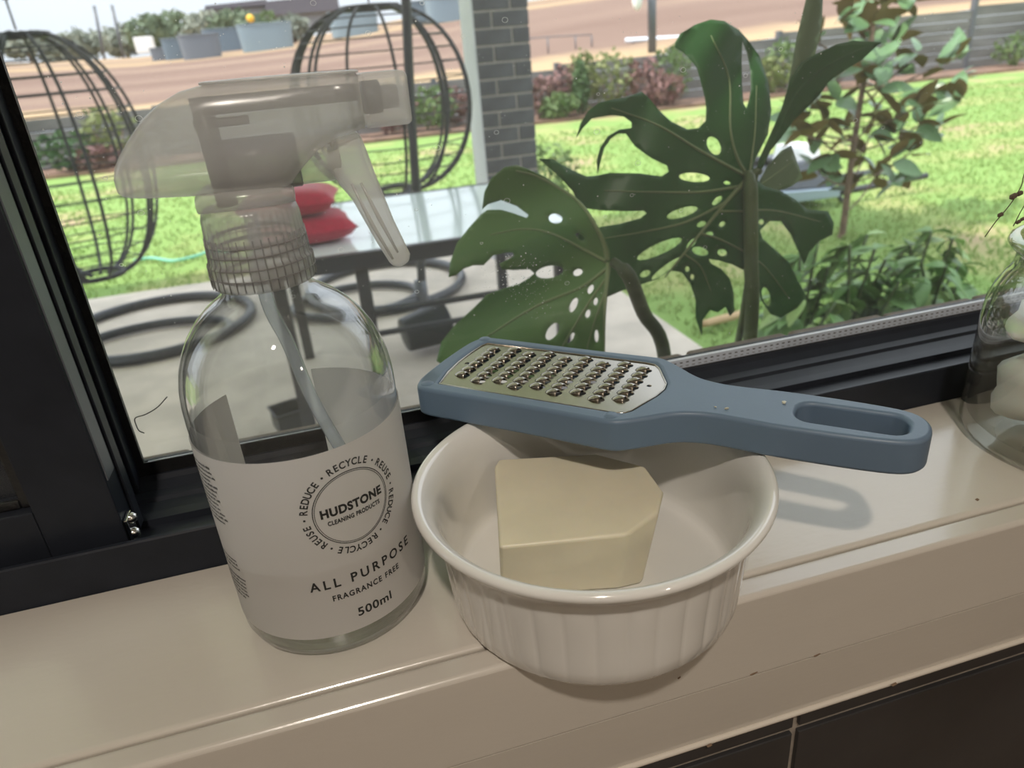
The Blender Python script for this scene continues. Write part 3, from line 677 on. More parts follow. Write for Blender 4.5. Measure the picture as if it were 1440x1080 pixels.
def prism(name, outline, holes, z0, z1, matl, parent, to3, step=0.02, bev=0):
    V2, F2 = sheet(outline, holes, step); n = len(V2); V = [to3(s, t, z0) for s, t in V2] + [to3(s, t, z1) for s, t in V2]
    Fc = [f[::-1] for f in F2] + [tuple(n + i for i in f) for f in F2]
    ed = {}
    for f in F2:
        for i in range(len(f)):
            a, b = f[i], f[(i + 1) % len(f)]
            if (b, a) in ed: del ed[(b, a)]
            else: ed[(a, b)] = 1
    for a, b in ed: Fc.append((a, b, n + b, n + a))
    o = mesh(name, V, Fc, matl, parent)
    b = bmesh.new(); b.from_mesh(o.data); bmesh.ops.recalc_face_normals(b, faces=b.faces)
    bmesh.ops.dissolve_limit(b, angle_limit=0.01, verts=b.verts, edges=b.edges); b.to_mesh(o.data); b.free()
    if bev:
        bevel(o, bev, 4, 50); o.data.polygons.foreach_set('use_smooth', [True] * len(o.data.polygons)); o.modifiers.new('wn', 'WEIGHTED_NORMAL').keep_sharp = True
    return o
body = prism('body', outl, [head, slot], GZ0, GZ1, M['blue'], gt, gl, 0.05, 0.0018)
PZ = 0.0660
teeth = []
for ci, s in enumerate([12.6, 22.9, 32.4, 41.8, 51.5, 61.0, 70.8, 80.6, 90.3]):
    if ci % 2 == 0: ts = [-12.0 + 6.1 * k for k in range(6)]
    else: ts = [-15.2 + 6.08 * k for k in range(7)]
    for t in ts:
        if ci == 8 and t > 22: continue
        if ci == 1 and t < -15.5: continue
        teeth.append((s / 1000, t / 1000))
po = [(a * 0.998 + 0.0, b) for a, b in head]
pc_ = np.array(head).mean(0); po = [tuple(pc_ + (np.array(p) - pc_) * np.array([0.992, 0.985])) for p in head]
hol = [[(s + 0.0012 + a, t + b) for a, b in ellipse(0, 0, 0.0019, 0.0019, 0, 12)] for s, t in teeth]
hol += [ellipse(0.0069, 0.0005, 0.0011, 0.0011, 0, 10), ellipse(0.0968, 0.004, 0.0011, 0.0011, 0, 10)]
V2, F2 = sheet(po, hol, 0.006)
plate = mesh('grating_plate', [gl(s, t, PZ) for s, t in V2], [f for f in F2], M['plate'], gt)
tb = bmesh.new(); tb.from_mesh(plate.data); bmesh.ops.recalc_face_normals(tb, faces=tb.faces); tb.to_mesh(plate.data); tb.free()
sm = plate.modifiers.new('thick', 'SOLIDIFY'); sm.thickness = 0.0005; sm.offset = -1
lipV, lipF = tubeVF([gl(s, t, PZ + 0.0001) for s, t in po], 0.00045, 6, True)
mesh('plate_rim', lipV, lipF, M['plate'], plate, True)
# one raised tooth: half dome that rises over the front of each hole
V = []; Fc = []; nu, nv = 8, 9
for i in range(nu + 1):
    u = i / nu                       # along s, from the ramp foot to the cutting lip
    s = -0.0042 + 0.0054 * u; h = 0.0016 * math.sin(math.pi * min(1, u * .70 + .02)); w = 0.0022 * math.sqrt(1 - (1 - min(1, u * 1.7 + .08)) ** 2)
    for j in range(nv + 1):
        q = math.pi * j / nv; V.append((s, w * math.cos(q), h * math.sin(q) - 0.0001))
for i in range(nu):
    for j in range(nv): a = i * (nv + 1) + j; Fc.append((a, a + nv + 1, a + nv + 2, a + 1))
tooth_me = None
th0 = mesh('tooth', V, Fc, M['plate'], plate, True); tooth_me = th0.data
mdl = th0.modifiers.new('thick', 'SOLIDIFY'); mdl.thickness = 0.0003
rz = math.atan2(GD[1], GD[0])
for i, (s, t) in enumerate(teeth):
    o = th0 if i == 0 else bpy.data.objects.new('tooth', tooth_me)
    if i: COL.objects.link(o); o.parent = plate; mdl = o.modifiers.new('thick', 'SOLIDIFY'); mdl.thickness = 0.0003
    o.location = gl(s, t, PZ); o.rotation_euler = (0, 0, rz)
for s, t in ((0.0021, -0.0270), (0.0913, -0.0281), (0.0010, 0.0285)):
    o = lathe('foot_peg', [(0, 0.0004), (0.0026, 0.0003), (0.0030, 0.0)], M['blue'], body, 20); o.location = gl(s, t, GZ1)
base(gt, (GA[0], GA[1], GZ0))

for k_, (px, py, r, lab_) in enumerate(((1022, 574, .0011, 'tiny white soap flake on the grater handle near the neck'), (1103, 566, .0014, 'tiny white soap flake on the grater handle near the slot'), (1006, 572, .0007, 'smallest soap speck on the grater handle neck'))):
    q = at_z(px, py, GZ1 + .0004); b = bmesh.new(); bmesh.ops.create_icosphere(b, subdivisions=1, radius=1.0, matrix=Matrix.Translation(Vector(q)) @ Matrix.Rotation(k_ * .9, 4, 'Z') @ Matrix.Diagonal((r, r * .55, r * .35, 1)))
    for v in b.verts: v.co += Vector(rng.normal(0, r * .12, 3))
    prop(finish('soap_flake', b, M['soap']), lab_, 'soap flake', 'soap flakes on the grater')
# ================================================================== GLASS JAR on the right
JX, JY = 0.3530, 0.2290
jr = thing('glass_jar', 'clear glass jar with white lumps inside at the right edge', 'jar')
RJ = 0.0565
jp = [(0.0, 0.0045), (0.030, 0.0040), (0.048, 0.0010), (0.0520, 0.0), (0.0548, 0.0012), (RJ, 0.0055), (RJ, 0.0300), (RJ - .0003, 0.060), (RJ - 0.0012, 0.0700), (RJ - 0.0035, 0.0770), (RJ - 0.0070, 0.0835), (RJ - 0.0092, 0.0880), (RJ - 0.0098, 0.0930), (RJ - 0.0092, 0.0955), (RJ - 0.0062, 0.0972), (RJ - 0.0048, 0.0992), (RJ - 0.0055, 0.1013), (RJ - 0.0080, 0.1022), (RJ - 0.0112, 0.1015), (RJ - 0.0125, 0.0960)]
jin = [(RJ - 0.0125, 0.0960), (RJ - 0.0122, 0.0900), (RJ - 0.0098, 0.0840), (RJ - 0.0062, 0.0775), (RJ - 0.0038, 0.0690), (RJ - 0.0030, 0.060), (RJ - 0.0026, 0.0100), (0.050, 0.0065), (0.030, 0.0072), (0.0, 0.0075)]
lathe('jar_wall', jp + jin[1:], M['glassjar'], jr, 96, (JX, JY))
base(jr, (JX, JY, 0))
def lump(c, r, seed, lab):
    b = bmesh.new(); bmesh.ops.create_icosphere(b, subdivisions=3, radius=1.0); rg = np.random.default_rng(seed); ph = rg.uniform(0, 6, 6)
    for v in b.verts:
        d = v.co.normalized(); k = 1 + .13 * math.sin(3 * d.x + ph[0]) * math.cos(4 * d.y + ph[1]) + .09 * math.sin(6 * d.z + ph[2] + 3 * d.x) + .05 * math.sin(9 * d.y + ph[3])
        v.co = Vector((c[0] + d.x * k * r[0], c[1] + d.y * k * r[1], c[2] + d.z * k * r[2]))
    o = finish('white_lump', b, M['cotton'], None, True); return prop(o, lab, 'lump', 'white lumps in the jar')
lump((0.3350, 0.2440, 0.0270), (0.0235, 0.0215, 0.0180), 1, 'white lump lying at the bottom of the glass jar')
lump((0.3400, 0.2410, 0.0595), (0.0270, 0.0240, 0.0120), 2, 'pale flat lump on top of the other in the glass jar')
tw = [at_y(x, y, .245) for x, y in ((1446, 236), (1436, 262), (1420, 288), (1400, 312), (1385, 333))]
tw2 = [at_y(x, y, .245) for x, y in ((1500, 250), (1462, 262), (1440, 290), (1425, 318))]
tg = thing('dried_twig', 'thin dried twig with brown seed heads hanging above the glass jar', 'twig')
j0 = (JX - 0.02, JY, 0.103); hi = at_y(1500, 190, .245)
tube('stalk', smoothpts([(JX - 0.010, JY - 0.005, 0.0085 + .07), (JX + 0.004, JY + .004, 0.115), tuple(hi)], 6), 0.0006, M['twig'], tg, 6)
tube('sprig', smoothpts([tuple(hi)] + [tuple(p) for p in tw], 4), 0.00022, M['twig'], tg, 5)
tube('sprig', smoothpts([tuple(hi)] + [tuple(p) for p in tw2], 4), 0.00022, M['twig'], tg, 5)
for (x, y, r) in ((1425, 276, .0014), (1434, 272, .0012), (1407, 302, .0011), (1432, 312, .0010), (1438, 308, .0009)):
    q = at_y(x, y, .245); b = bmesh.new(); bmesh.ops.create_icosphere(b, subdivisions=1, radius=r, matrix=Matrix.Translation(Vector(q)) @ Matrix.Scale(1.6, 4, (1, 0, .4)))
    finish('seed_head', b, M['twig'], tg)
base(tg, (JX - 0.010, JY - 0.005, 0.0785))

# ================================================================== MONSTERA outside the glass
mon = thing('monstera_plant', 'large monstera plant with split holed leaves pressed near the window glass', 'plant')
def leaf(name, outline, holes, Yf, matl, step=9.0, hole_sub=None):
    V2, F2 = sheet(outline, holes, step)
    o = mesh(name, [at_y(x, y, Yf(x, y)) for x, y in V2], F2, matl, mon, True)
    b = bmesh.new(); b.from_mesh(o.data); bmesh.ops.recalc_face_normals(b, faces=b.faces); b.to_mesh(o.data); b.free()
    md = o.modifiers.new('thick', 'SOLIDIFY'); md.thickness = 0.0008
    return o
def veins(par, lst, Yf, off=-0.0012, matl=None):
    L = []
    for pts, r in lst:
        P = smoothpts([(x, y, 0) for x, y in pts], 6); n = len(P)
        L.append(([at_y(p[0], p[1], Yf(p[0], p[1]) + off) for p in P], [r * (1 - .75 * i / (n - 1)) for i in range(n)], False))
    return tubes('veins', L, matl or M['vein'], par, 6)
def YR(x, y):
    dx, dy = (x - 1055) / 200, (y - 250) / 200; d = math.hypot(dx, dy)
    return 0.605 + 0.030 * dx - 0.022 * dy + 0.016 * math.sin(1.6 * d * d) + 0.006 * math.sin(x / 17.0 + y / 31.0) * min(1, d) + 0.028 * max(0, d - 0.75) ** 2
right_leaf = [(1058,232),(1064,219),(1079,189),(1084,156),(1080,117),(1068,80),(1050,55),(1038,42),(1018,30),(999,28),(977,35),(957,47),(949,60),(949,67),(960,73),(971,84),(980,96),(986,117),(991,137),(993,153),(992,170),(982,180),(966,182),(943,171),(927,156),(913,139),(902,129),(879,137),(860,140),(843,144),(827,156),(816,174),(810,195),(819,181),(832,167),(857,162),(877,164),(888,172),(888,180),(871,182),(855,191),(844,207),(839,225),(840,243),(844,226),(849,208),(858,195),(868,188),(880,188),(893,206),(915,222),(938,233),(940,241),(930,248),(899,244),(857,243),(838,247),(824,248),(799,237),(776,224),(757,223),(774,237),(790,252),(806,270),(815,292),(846,296),(880,297),(905,296),(909,300),(900,307),(870,315),(846,319),(812,330),(815,365),(838,400),(850,419),(876,408),(905,399),(922,393),(942,380),(959,383),(971,400),(978,422),(978,447),(987,472),(988,450),(998,436),(1009,439),(1020,431),(1026,444),(1032,438),(1031,411),(1026,392),(1014,378),(999,370),(996,364),(1010,366),(1030,372),(1046,380),(1064,393),(1070,422),(1084,442),(1098,447),(1120,433),(1134,417),(1121,394),(1109,369),(1092,353),(1072,336),(1068,324),(1081,311),(1098,311),(1112,330),(1123,355),(1130,372),(1137,355),(1150,340),(1170,330),(1172,314),(1164,297),(1134,294),(1117,280),(1098,269),(1075,262),(1062,252)]
rh = [ellipse(1003.5, 205, 9, 14, -28), ellipse(976, 249.5, 22, 6.5, 4), ellipse(959, 299, 23, 6.5, -17), ellipse(927, 350, 35, 8, -24), ellipse(972, 342, 10, 4, -46), ellipse(937, 377, 26, 4.5, -37),
      ellipse(984, 353, 12, 6, 15), ellipse(1015, 355, 7, 5, 10), ellipse(986, 315, 7, 4, -20), ellipse(1015, 315, 5, 3.5, -30), ellipse(1022, 257, 5, 2.5, 5), ellipse(1008, 282, 9, 4, -40), ellipse(997, 329, 6, 3.5, -10), ellipse(907, 385, 8, 4.5, -25),
      ellipse(966, 378, 3.5, 4, 0), ellipse(973, 389, 3, 4, 0), ellipse(1070, 312, 4, 4, 0), ellipse(1077, 417, 6, 14, -15),
      [(1043, 56), (1051, 76), (1055, 100), (1056, 125), (1053, 141), (1049, 153), (1045, 146), (1043, 118), (1042, 85)]]
lr = leaf('leaf', right_leaf, rh, YR, M['monstera'])
lr['label'] = 'dark green split monstera leaf, the larger one'
veins(lr, [([(1052, 250), (1020, 285), (975, 340), (935, 390)], .0028), ([(1050, 248), (985, 212), (925, 176), (860, 152)], .0018), ([(1050, 246), (1036, 220), (1027, 180), (1025, 110), (1000, 50)], .0018), ([(1054, 244), (1058, 215), (1062, 180), (1064, 120)], .0014),
           ([(1040, 262), (985, 270), (920, 270), (850, 268)], .0016), ([(1020, 285), (965, 312), (910, 325), (850, 335)], .0014), ([(1010, 297), (1040, 297), (1090, 296), (1155, 312)], .0014), ([(985, 328), (1020, 340), (1070, 370), (1110, 420)], .0013), ([(962, 357), (985, 375), (1000, 410)], .0010)], YR)
def YL(x, y):
    dx, dy = (x - 858) / 220, (y - 370) / 160
    mid = abs((x - 854) * 0.72 - (y - 370) * 0.1) / 150
    return 0.535 - 0.045 * dx - 0.012 * dy + 0.030 * math.sin(min(1.5, abs(dx)) * 1.7) + 0.007 * math.sin(y / 21.0 + x / 55.0)
left_leaf = [(857,366),(858,355),(849,331),(827,298),(799,270),(766,248),(741,237),(727,232),(710,235),(691,250),(681,270),(678,294),(686,287),(705,281),(727,290),(744,303),(741,307),(722,300),(705,295),(686,295),(677,301),(660,320),(643,342),(633,370),(631,390),(641,387),(652,378),(666,373),(680,373),(694,359),(712,355),(722,355),(723,360),(702,371),(706,378),(722,379),(745,378),(752,384),(742,392),(730,399),(707,406),(685,414),(665,434),(638,459),(621,481),(614,508),(640,522),(720,535),(800,535),(851,520),(851,489),(850,414),(856,376)]
lh = [ellipse(781.5, 307.5, 10, 7, 10), ellipse(816, 333, 7.5, 4, 40), ellipse(773, 382, 20, 9, -10), ellipse(813, 383, 7, 5, -20), ellipse(831, 407, 4, 7, 25), ellipse(807, 429, 5, 11, 25), ellipse(838, 424, 3.2, 5.5, 10), ellipse(827, 441, 3.5, 6, 20), ellipse(777, 466, 7, 14, 35), ellipse(839, 472, 3, 9, 0), ellipse(803, 475, 3, 9, 30)]
ll = leaf('leaf', left_leaf, lh, YL, M['monstera2'])
ll['label'] = 'paler green monstera leaf with small holes, the lower one'
veins(ll, [([(856, 369), (852, 410), (850, 450), (850, 500)], .0022), ([(854, 366), (846, 335), (815, 285), (760, 250), (725, 240)], .0022), ([(853, 368), (820, 350), (775, 328), (735, 322), (690, 330)], .0016), ([(853, 378), (815, 405), (755, 430), (690, 470), (640, 505)], .0017), ([(852, 392), (825, 430), (795, 480), (775, 515)], .0013), ([(851, 410), (835, 455), (820, 510)], .0010)], YL)
def YB(x, y): return 0.585 + 0.0005 * (1150 - x) * 0.3 + 0.010 * math.sin((x - 1060) / 60.0)
l3 = leaf('leaf', [(1060,250),(1068,222),(1085,185),(1099,152),(1112,109),(1126,88),(1147,76),(1177,62),(1200,57),(1216,58),(1240,59),(1227,70),(1212,84),(1187,99),(1165,115),(1152,134),(1134,152),(1116,169),(1097,195),(1083,212),(1070,240)], [], YB, M['monstera'])
l3['label'] = 'narrow dark monstera leaf arching to the right'
veins(l3, [([(1066, 240), (1092, 190), (1115, 140), (1145, 105), (1190, 78), (1234, 61)], .0016)], YB, -.0010, M['monstera'])
def YU(x, y): return 0.60 + 0.00001 * (x - (1144 - y * 0.22)) ** 2 * 1.5
l4 = leaf('leaf', [(1132,-70),(1133,0),(1126,29),(1120,53),(1114,88),(1110,110),(1098,170),(1112,165),(1130,110),(1145,76),(1150,58),(1155,29),(1156,0),(1160,-70)], [], YU, M['monstera3'])
l4['label'] = 'tall pale rolled young monstera leaf'
def YP(x, y): return 0.63 + 0.0004 * (x - 1090)
l5 = leaf('leaf', [(1064,262),(1078,235),(1098,212),(1112,204),(1119,225),(1128,250),(1112,262),(1090,270),(1075,272)], [], YP, M['monstera3'])
veins(l5, [([(1066, 262), (1090, 245), (1120, 222)], .0012)], YP)
st = smoothpts([at_y(1053, 246, YR(1053, 246) - .004), at_y(1055, 262, .588), at_y(1056, 360, .578), at_y(1055, 478, .572), (0.395, .60, -.35), (0.42, .70, ZG)], 6)
tube('petiole', st, [0.0052] * 6 + [0.0068] * (len(st) - 6), M['stem'], mon, 12)
st = smoothpts([at_y(862, 368, YL(862, 368) - .003), at_y(884, 388, .522), at_y(905, 440, .528), at_y(935, 505, .538), (0.31, .60, -.25), (0.38, .70, ZG)], 6)
tube('petiole', st, [0.0042] * 4 + [0.0062] * (len(st) - 4), M['stem2'], mon, 12)
st = smoothpts([at_y(1068, 238, YB(1068, 238)), at_y(1058, 262, .60), at_y(1052, 400, .62), (0.43, .70, -.4), (0.45, .72, ZG)], 6)
tube('petiole', st, 0.004, M['stem'], mon, 10)
base(mon, (0.42, 0.70, ZG))

# ================================================================== OUTDOOR GROUND
struct(prop(box('patio', (-4.5, 1.55, 0.471, 5.15, ZG - .12, ZG), M['concrete'], None, 0.01), 'grey concrete patio slab outside the window', 'patio'))
lawn = mesh('lawn', [(-30, .2, ZG - .02), (40, .2, ZG - .02), (40, 13.2, ZG - .02), (-30, 13.2, ZG - .02)], [(0, 1, 2, 3)], M['lawn'])
struct(prop(lawn, 'sunny green lawn with dry patches beyond the patio', 'lawn'))
struct(prop(box('garden_bed', (-30, 40, 12.95, 14.05, ZG - .1, ZG + .04), M['soil']), 'brown soil garden bed along the far side of the lawn', 'garden bed'))
AZ = [(-.9, .025), (-.28, .026), (-.21, .0207), (-.09, .0228), (.01, .027), (.17, .043), (.32, .05), (.46, .058), (.68, .063), (.93, .06), (2.5, .055)]
def z0f(x): return max(-.32, min(0.15, -.32 + (x - 4) * .043))
def terr(x, y):
    a = x / y; s = np.interp(a, [q[0] for q in AZ], [q[1] for q in AZ]); zf = .203 + s * 60
    t = (y - 14.15) / (60 - 14.15); return z0f(x) * (1 - t) + zf * t if y <= 60 else zf + (y - 60) * 0.004
ys = list(np.linspace(14.15, 30, 14)) + list(np.linspace(33, 60, 10)) + [75, 100]
aa = np.linspace(-1.3, 2.6, 60); V = []; Fc = []
for y in ys:
    for a in aa: x = a * y; V.append((x, y, terr(x, y)))
n = len(aa)
for i in range(len(ys) - 1):
    for j in range(n - 1): Fc.append((i*n + j, i*n + j + 1, (i+1)*n + j + 1, (i+1)*n + j))
struct(prop(mesh('field', V, Fc, M['field'], None, True), 'bare brown field rising behind the garden wall', 'field'))
def onfield(px, py):
    d = ray(px, py); d = d / d[1]
    for y in np.arange(14.2, 95, .15):
        p = CAM + d * y
        if p[2] <= terr(p[0], p[1]): return p
    return CAM + d * 60
# grass blades on the near lawn
V = []; Fc = []
N = 26000
gx = []; gy = []
while len(gx) < N:
    y = 0.9 + 10.5 * rng.random() ** 1.3; x = rng.uniform(-.45 * y - .5, 1.25 * y + .3)
    if -4.5 < x < 1.6 and y < 5.2: continue
    gx.append(x); gy.append(y)
for x, y in zip(gx, gy):
    h = rng.uniform(.02, .05); a = rng.uniform(0, 6.28); w = .006 + .0012 * y; l = rng.uniform(-.03, .03, 2); b = len(V)
    V += [(x - w * math.cos(a), y - w * math.sin(a), ZG - .02), (x + w * math.cos(a), y + w * math.sin(a), ZG - .02), (x + l[0], y + l[1], ZG - .02 + h)]; Fc.append((b, b + 1, b + 2))
prop(mesh('grass', V, Fc, M['grass']), 'short green grass blades growing on the lawn', 'grass', kind='stuff')

# patio roof
rf = struct(thing('patio_roof', 'white lined patio roof over the concrete outside the window', 'roof'))
box('lining', (-4.6, 1.45, 0.471, 5.05, 1.85, 1.92), M['roof'], rf); box('fascia', (1.45, 1.50, 0.471, 5.10, 1.80, 2.02), M['frame'], rf); box('fascia', (-4.6, 1.45, 5.05, 5.10, 1.80, 2.02), M['frame'], rf)

# brick column: pinwheel courses of four bricks
bc = thing('brick_column', 'dark brick patio column with pale left face behind the egg chair', 'column')
CX0, CY0, CW = 1.068, 4.60, 0.340
box('mortar_core', (CX0 + .006, CX0 + CW - .006, CY0 + .006, CY0 + CW - .006, ZG, 1.85), M['mortar'], bc)
def bmesh_box(w, d, h, nm):
    b = bmesh.new(); boxbm(b, 0, w, 0, d, 0, h); bmesh.ops.bevel(b, geom=b.edges[:], offset=.003, segments=1, affect='EDGES'); me = bpy.data.meshes.new(nm); b.to_mesh(me); b.free(); me.materials.append(M['brick']); return me
CP = 0.0935; ma_ = bmesh_box(.225, .105, CP - .011, 'brick_long'); mb_ = bmesh_box(.105, .225, CP - .011, 'brick_cross')
k = 0; z = ZG
while z < 1.80:
    if k % 2 == 0: pos = [(ma_, 0, 0), (mb_, CW - .105, 0), (ma_, CW - .225, CW - .105), (mb_, 0, CW - .225)]
    else: pos = [(ma_, CW - .225, 0), (mb_, CW - .105, CW - .225), (ma_, 0, CW - .105), (mb_, 0, 0)]
    for me, dx, dy in pos:
        o = bpy.data.objects.new('brick', me); COL.objects.link(o); o.parent = bc; o.location = (CX0 + dx, CY0 + dy, z + .0055)
    z += CP; k += 1
box('sunlit_face', (CX0 - .008, CX0 + .0005, CY0 + .002, CY0 + CW - .002, ZG, 1.85), M['sunlit_brick'], bc)['label'] = 'pale slab painting sunlight onto the left face of the column'  # added slab; its pale colour stands for sunlight on the bricks
base(bc, (CX0 + CW / 2, CY0 + CW / 2, ZG))

# ================================================================== HANGING EGG CHAIRS
def egg(name, label, c, rx, ry, h0, h1, pole_base, pole_top, ring_c, ring_r, inner_c, inner_r, open_dir, nrib=11):
    t = thing(name, label, 'chair', group='hanging egg chairs on the patio')
    def pt(u, az):           # u 0..1 top to bottom
        r = math.sin(math.pi * min(max(u, 0), 1)) ** 0.78; z = h1 + (h0 - h1) * (0.5 - 0.5 * math.cos(math.pi * u))
        return (c[0] + rx * r * math.cos(az), c[1] + ry * r * math.sin(az), z)
    for k in range(nrib):
        az = open_dir + math.radians(62) + math.radians(236) * k / (nrib - 1)
        thick = .0125 if k in (0, nrib - 1) else .0085
        tube('rib', [pt(u, az) for u in np.linspace(.03, .97, 22)], thick, M['wicker'], t, 6)
        if k in (0, 2, nrib - 3, nrib - 1): tube('rib', [pt(u, az + .10) for u in np.linspace(.03, .97, 22)], .0085, M['wicker'], t, 6)
    for u in np.linspace(.16, .90, 15):
        tube('hoop', [pt(u, a) for a in np.linspace(open_dir + math.radians(62), open_dir + math.radians(298), 30)], .0035, M['wicker'], t, 4)
    for u, r in ((.07, .014), (.93, .014)):
        tube('crown_ring', [pt(u, a) for a in np.linspace(0, 2 * math.pi, 28, endpoint=False)], r, M['wicker'], t, 6, True)
    hang = (c[0], c[1], h1 + .62)
    tube('chain', [(c[0], c[1], h1 + .01), (c[0], c[1], h1 + .14)], .005, M['frameg'], t, 6)
    tube('spring', [(c[0], c[1], h1 + .14), hang], .016, M['frame'], t, 10)
    P = smoothpts([pole_base, tuple(np.array(pole_base) * .45 + np.array(pole_top) * .55), pole_top, ((pole_top[0] + c[0]) / 2, (pole_top[1] * .4 + c[1] * .6), h1 + .74), hang], 8)
    tube('pole', P, .024, M['frame'], t, 12)
    tube('base_ring', [(ring_c[0] + ring_r[0] * math.cos(a), ring_c[1] + ring_r[1] * math.sin(a), ZG + .03) for a in np.linspace(0, 2 * math.pi, 40, endpoint=False)], .028, M['frame'], t, 10, True)
    tube('inner_ring', [(inner_c[0] + inner_r[0] * math.cos(a), inner_c[1] + inner_r[1] * math.sin(a), ZG + .03) for a in np.linspace(0, 2 * math.pi, 32, endpoint=False)], .024, M['frame'], t, 10, True)
    tube('foot_bracket', [(pole_base[0], pole_base[1], ZG + .0), (pole_base[0], pole_base[1], ZG + .16)], .036, M['frameg'], t, 12)
    return base(t, (ring_c[0], ring_c[1], ZG))
egg('egg_chair', 'dark rattan hanging egg chair beside the brick column', (.445, 4.35), .50, .46, -.53, .455, (.455, 3.86, ZG), (.585, 3.86, .75), (.30, 4.33), (.47, .50), (.10, 4.1), (.36, .28), math.radians(95), 9)
egg('egg_chair', 'dark rattan hanging egg chair by the left window sash', (-1.255, 4.33), .43, .44, -.78, .445, (-1.28, 3.80, ZG), (-1.36, 3.80, .8), (-1.02, 4.22), (.52, .52), (-1.0, 3.98), (.40, .26), math.radians(200), 7)

# ================================================================== PATIO TABLE, CUSHIONS, POTS
tb_ = thing('patio_table', 'patio table with pale glass top and dark steel frame', 'table')
TZ = -.385; TX0, TX1, TY0, TY1 = -.26, .88, 2.40, 3.42
box('table_top', (TX0 + .03, TX1 - .03, TY0 + .03, TY1 - .03, TZ - .008, TZ), M['tabletop'], tb_, .002)
for b in ((TX0, TX1, TY0, TY0 + .03), (TX0, TX1, TY1 - .03, TY1), (TX0, TX0 + .03, TY0 + .03, TY1 - .03), (TX1 - .03, TX1, TY0 + .03, TY1 - .03)): box('frame_rail', (*b, TZ - .055, TZ + .002), M['frame'], tb_, .003)
for (x, y) in ((.07, TY0 + .02), (TX1 - .09, TY0 + .02), (TX0 + .05, TY1 - .06), (TX1 - .09, TY1 - .06), (TX0 + .05, TY0 + .02)): box('leg', (x, x + .045, y, y + .045, ZG, TZ - .055), M['frame'], tb_, .004)
for z, y in ((-.62, TY0 + .03), (-.70, TY0 + .03)): box('stretcher', (.07, TX1 - .09, y, y + .02, z, z + .018), M['frame'], tb_, .002)
base(tb_, ((TX0 + TX1) / 2, (TY0 + TY1) / 2, ZG))
def cushion(label, c, sx, sy, h, rz):
    V = []; Fc = []; n = 14
    for side in (1, -1):
        for i in range(n + 1):
            for j in range(n + 1):
                u, v = 2 * i / n - 1, 2 * j / n - 1; k = (max(0, 1 - u ** 4) * max(0, 1 - v ** 4)) ** .5
                V.append((u * sx * (1 - .05 * (1 - v * v)), v * sy * (1 - .05 * (1 - u * u)), side * h * k))
    o_ = (n + 1) ** 2
    for i in range(n):
        for j in range(n):
            a = i * (n + 1) + j; Fc.append((a, a + n + 1, a + n + 2, a + 1)); Fc.append((o_ + a, o_ + a + 1, o_ + a + n + 2, o_ + a + n + 1))
    o = mesh('cushion', V, Fc, M['red'], None, True); o.location = c; o.rotation_euler = (0, 0, rz); return prop(o, label, 'cushion', 'red cushions on the patio table')
cushion('red cushion, lower of the two stacked on the patio table', (-.085, 2.70, TZ + .052), .19, .15, .050, .1)
cushion('red cushion, upper of the two stacked on the patio table', (-.105, 2.71, TZ + .150), .17, .14, .047, -.1)
pp = thing('plant_pot', 'black plastic plant pot lying on its side on the patio', 'pot')
pl = lathe('pot_wall', [(0.0, .002), (.078, .002), (.082, .006), (.104, .195), (.112, .200), (.112, .215), (.104, .215), (.098, .195), (.076, .012), (0, .012)], M['pot'], pp, 40)
pp.location = (.265, 3.18, ZG + .108); pp.rotation_euler = (math.radians(8), math.radians(84), math.radians(20))
sp = thing('square_pot', 'small square black pot on the patio seen through the spray bottle', 'pot')
b = bmesh.new(); boxbm(b, -.05, .05, -.05, .05, 0, .10)
for v in b.verts:
    if v.co.z > .05: v.co.x *= 1.15; v.co.y *= 1.15
    
for f in [f for f in b.faces if f.normal.z > .5 or all(v.co.z > .05 for v in f.verts)]:
    r = bmesh.ops.inset_individual(b, faces=[f], thickness=.008); bmesh.ops.translate(b, verts=f.verts, vec=(0, 0, -.08)); break
finish('pot_wall', b, M['pot'], sp); box('rim', (-.062, .062, -.062, .062, .094, .099), M['pot'], sp)
for c in sp.children:
    if c.name.startswith('rim'): bpy.data.objects.remove(c)
tube('rim', [(-.06, -.06, .1), (.06, -.06, .1), (.06, .06, .1), (-.06, .06, .1)], .006, M['pot'], sp, 6, True)
q = at_z(412, 612, ZG); sp.location = (q[0], q[1] + .04, ZG); sp.rotation_euler = (0, 0, .3)
hp = [(at_z(x, y, ZG - .02)) + np.array([0, 0, .03]) for x, y in ((190, 372), (215, 368), (245, 372), (275, 366), (300, 358), (330, 362))]
prop(tube('garden_hose', smoothpts([tuple(p) for p in hp], 5), .012, M['hose'], None, 8), 'pale green garden hose lying across the lawn', 'hose')

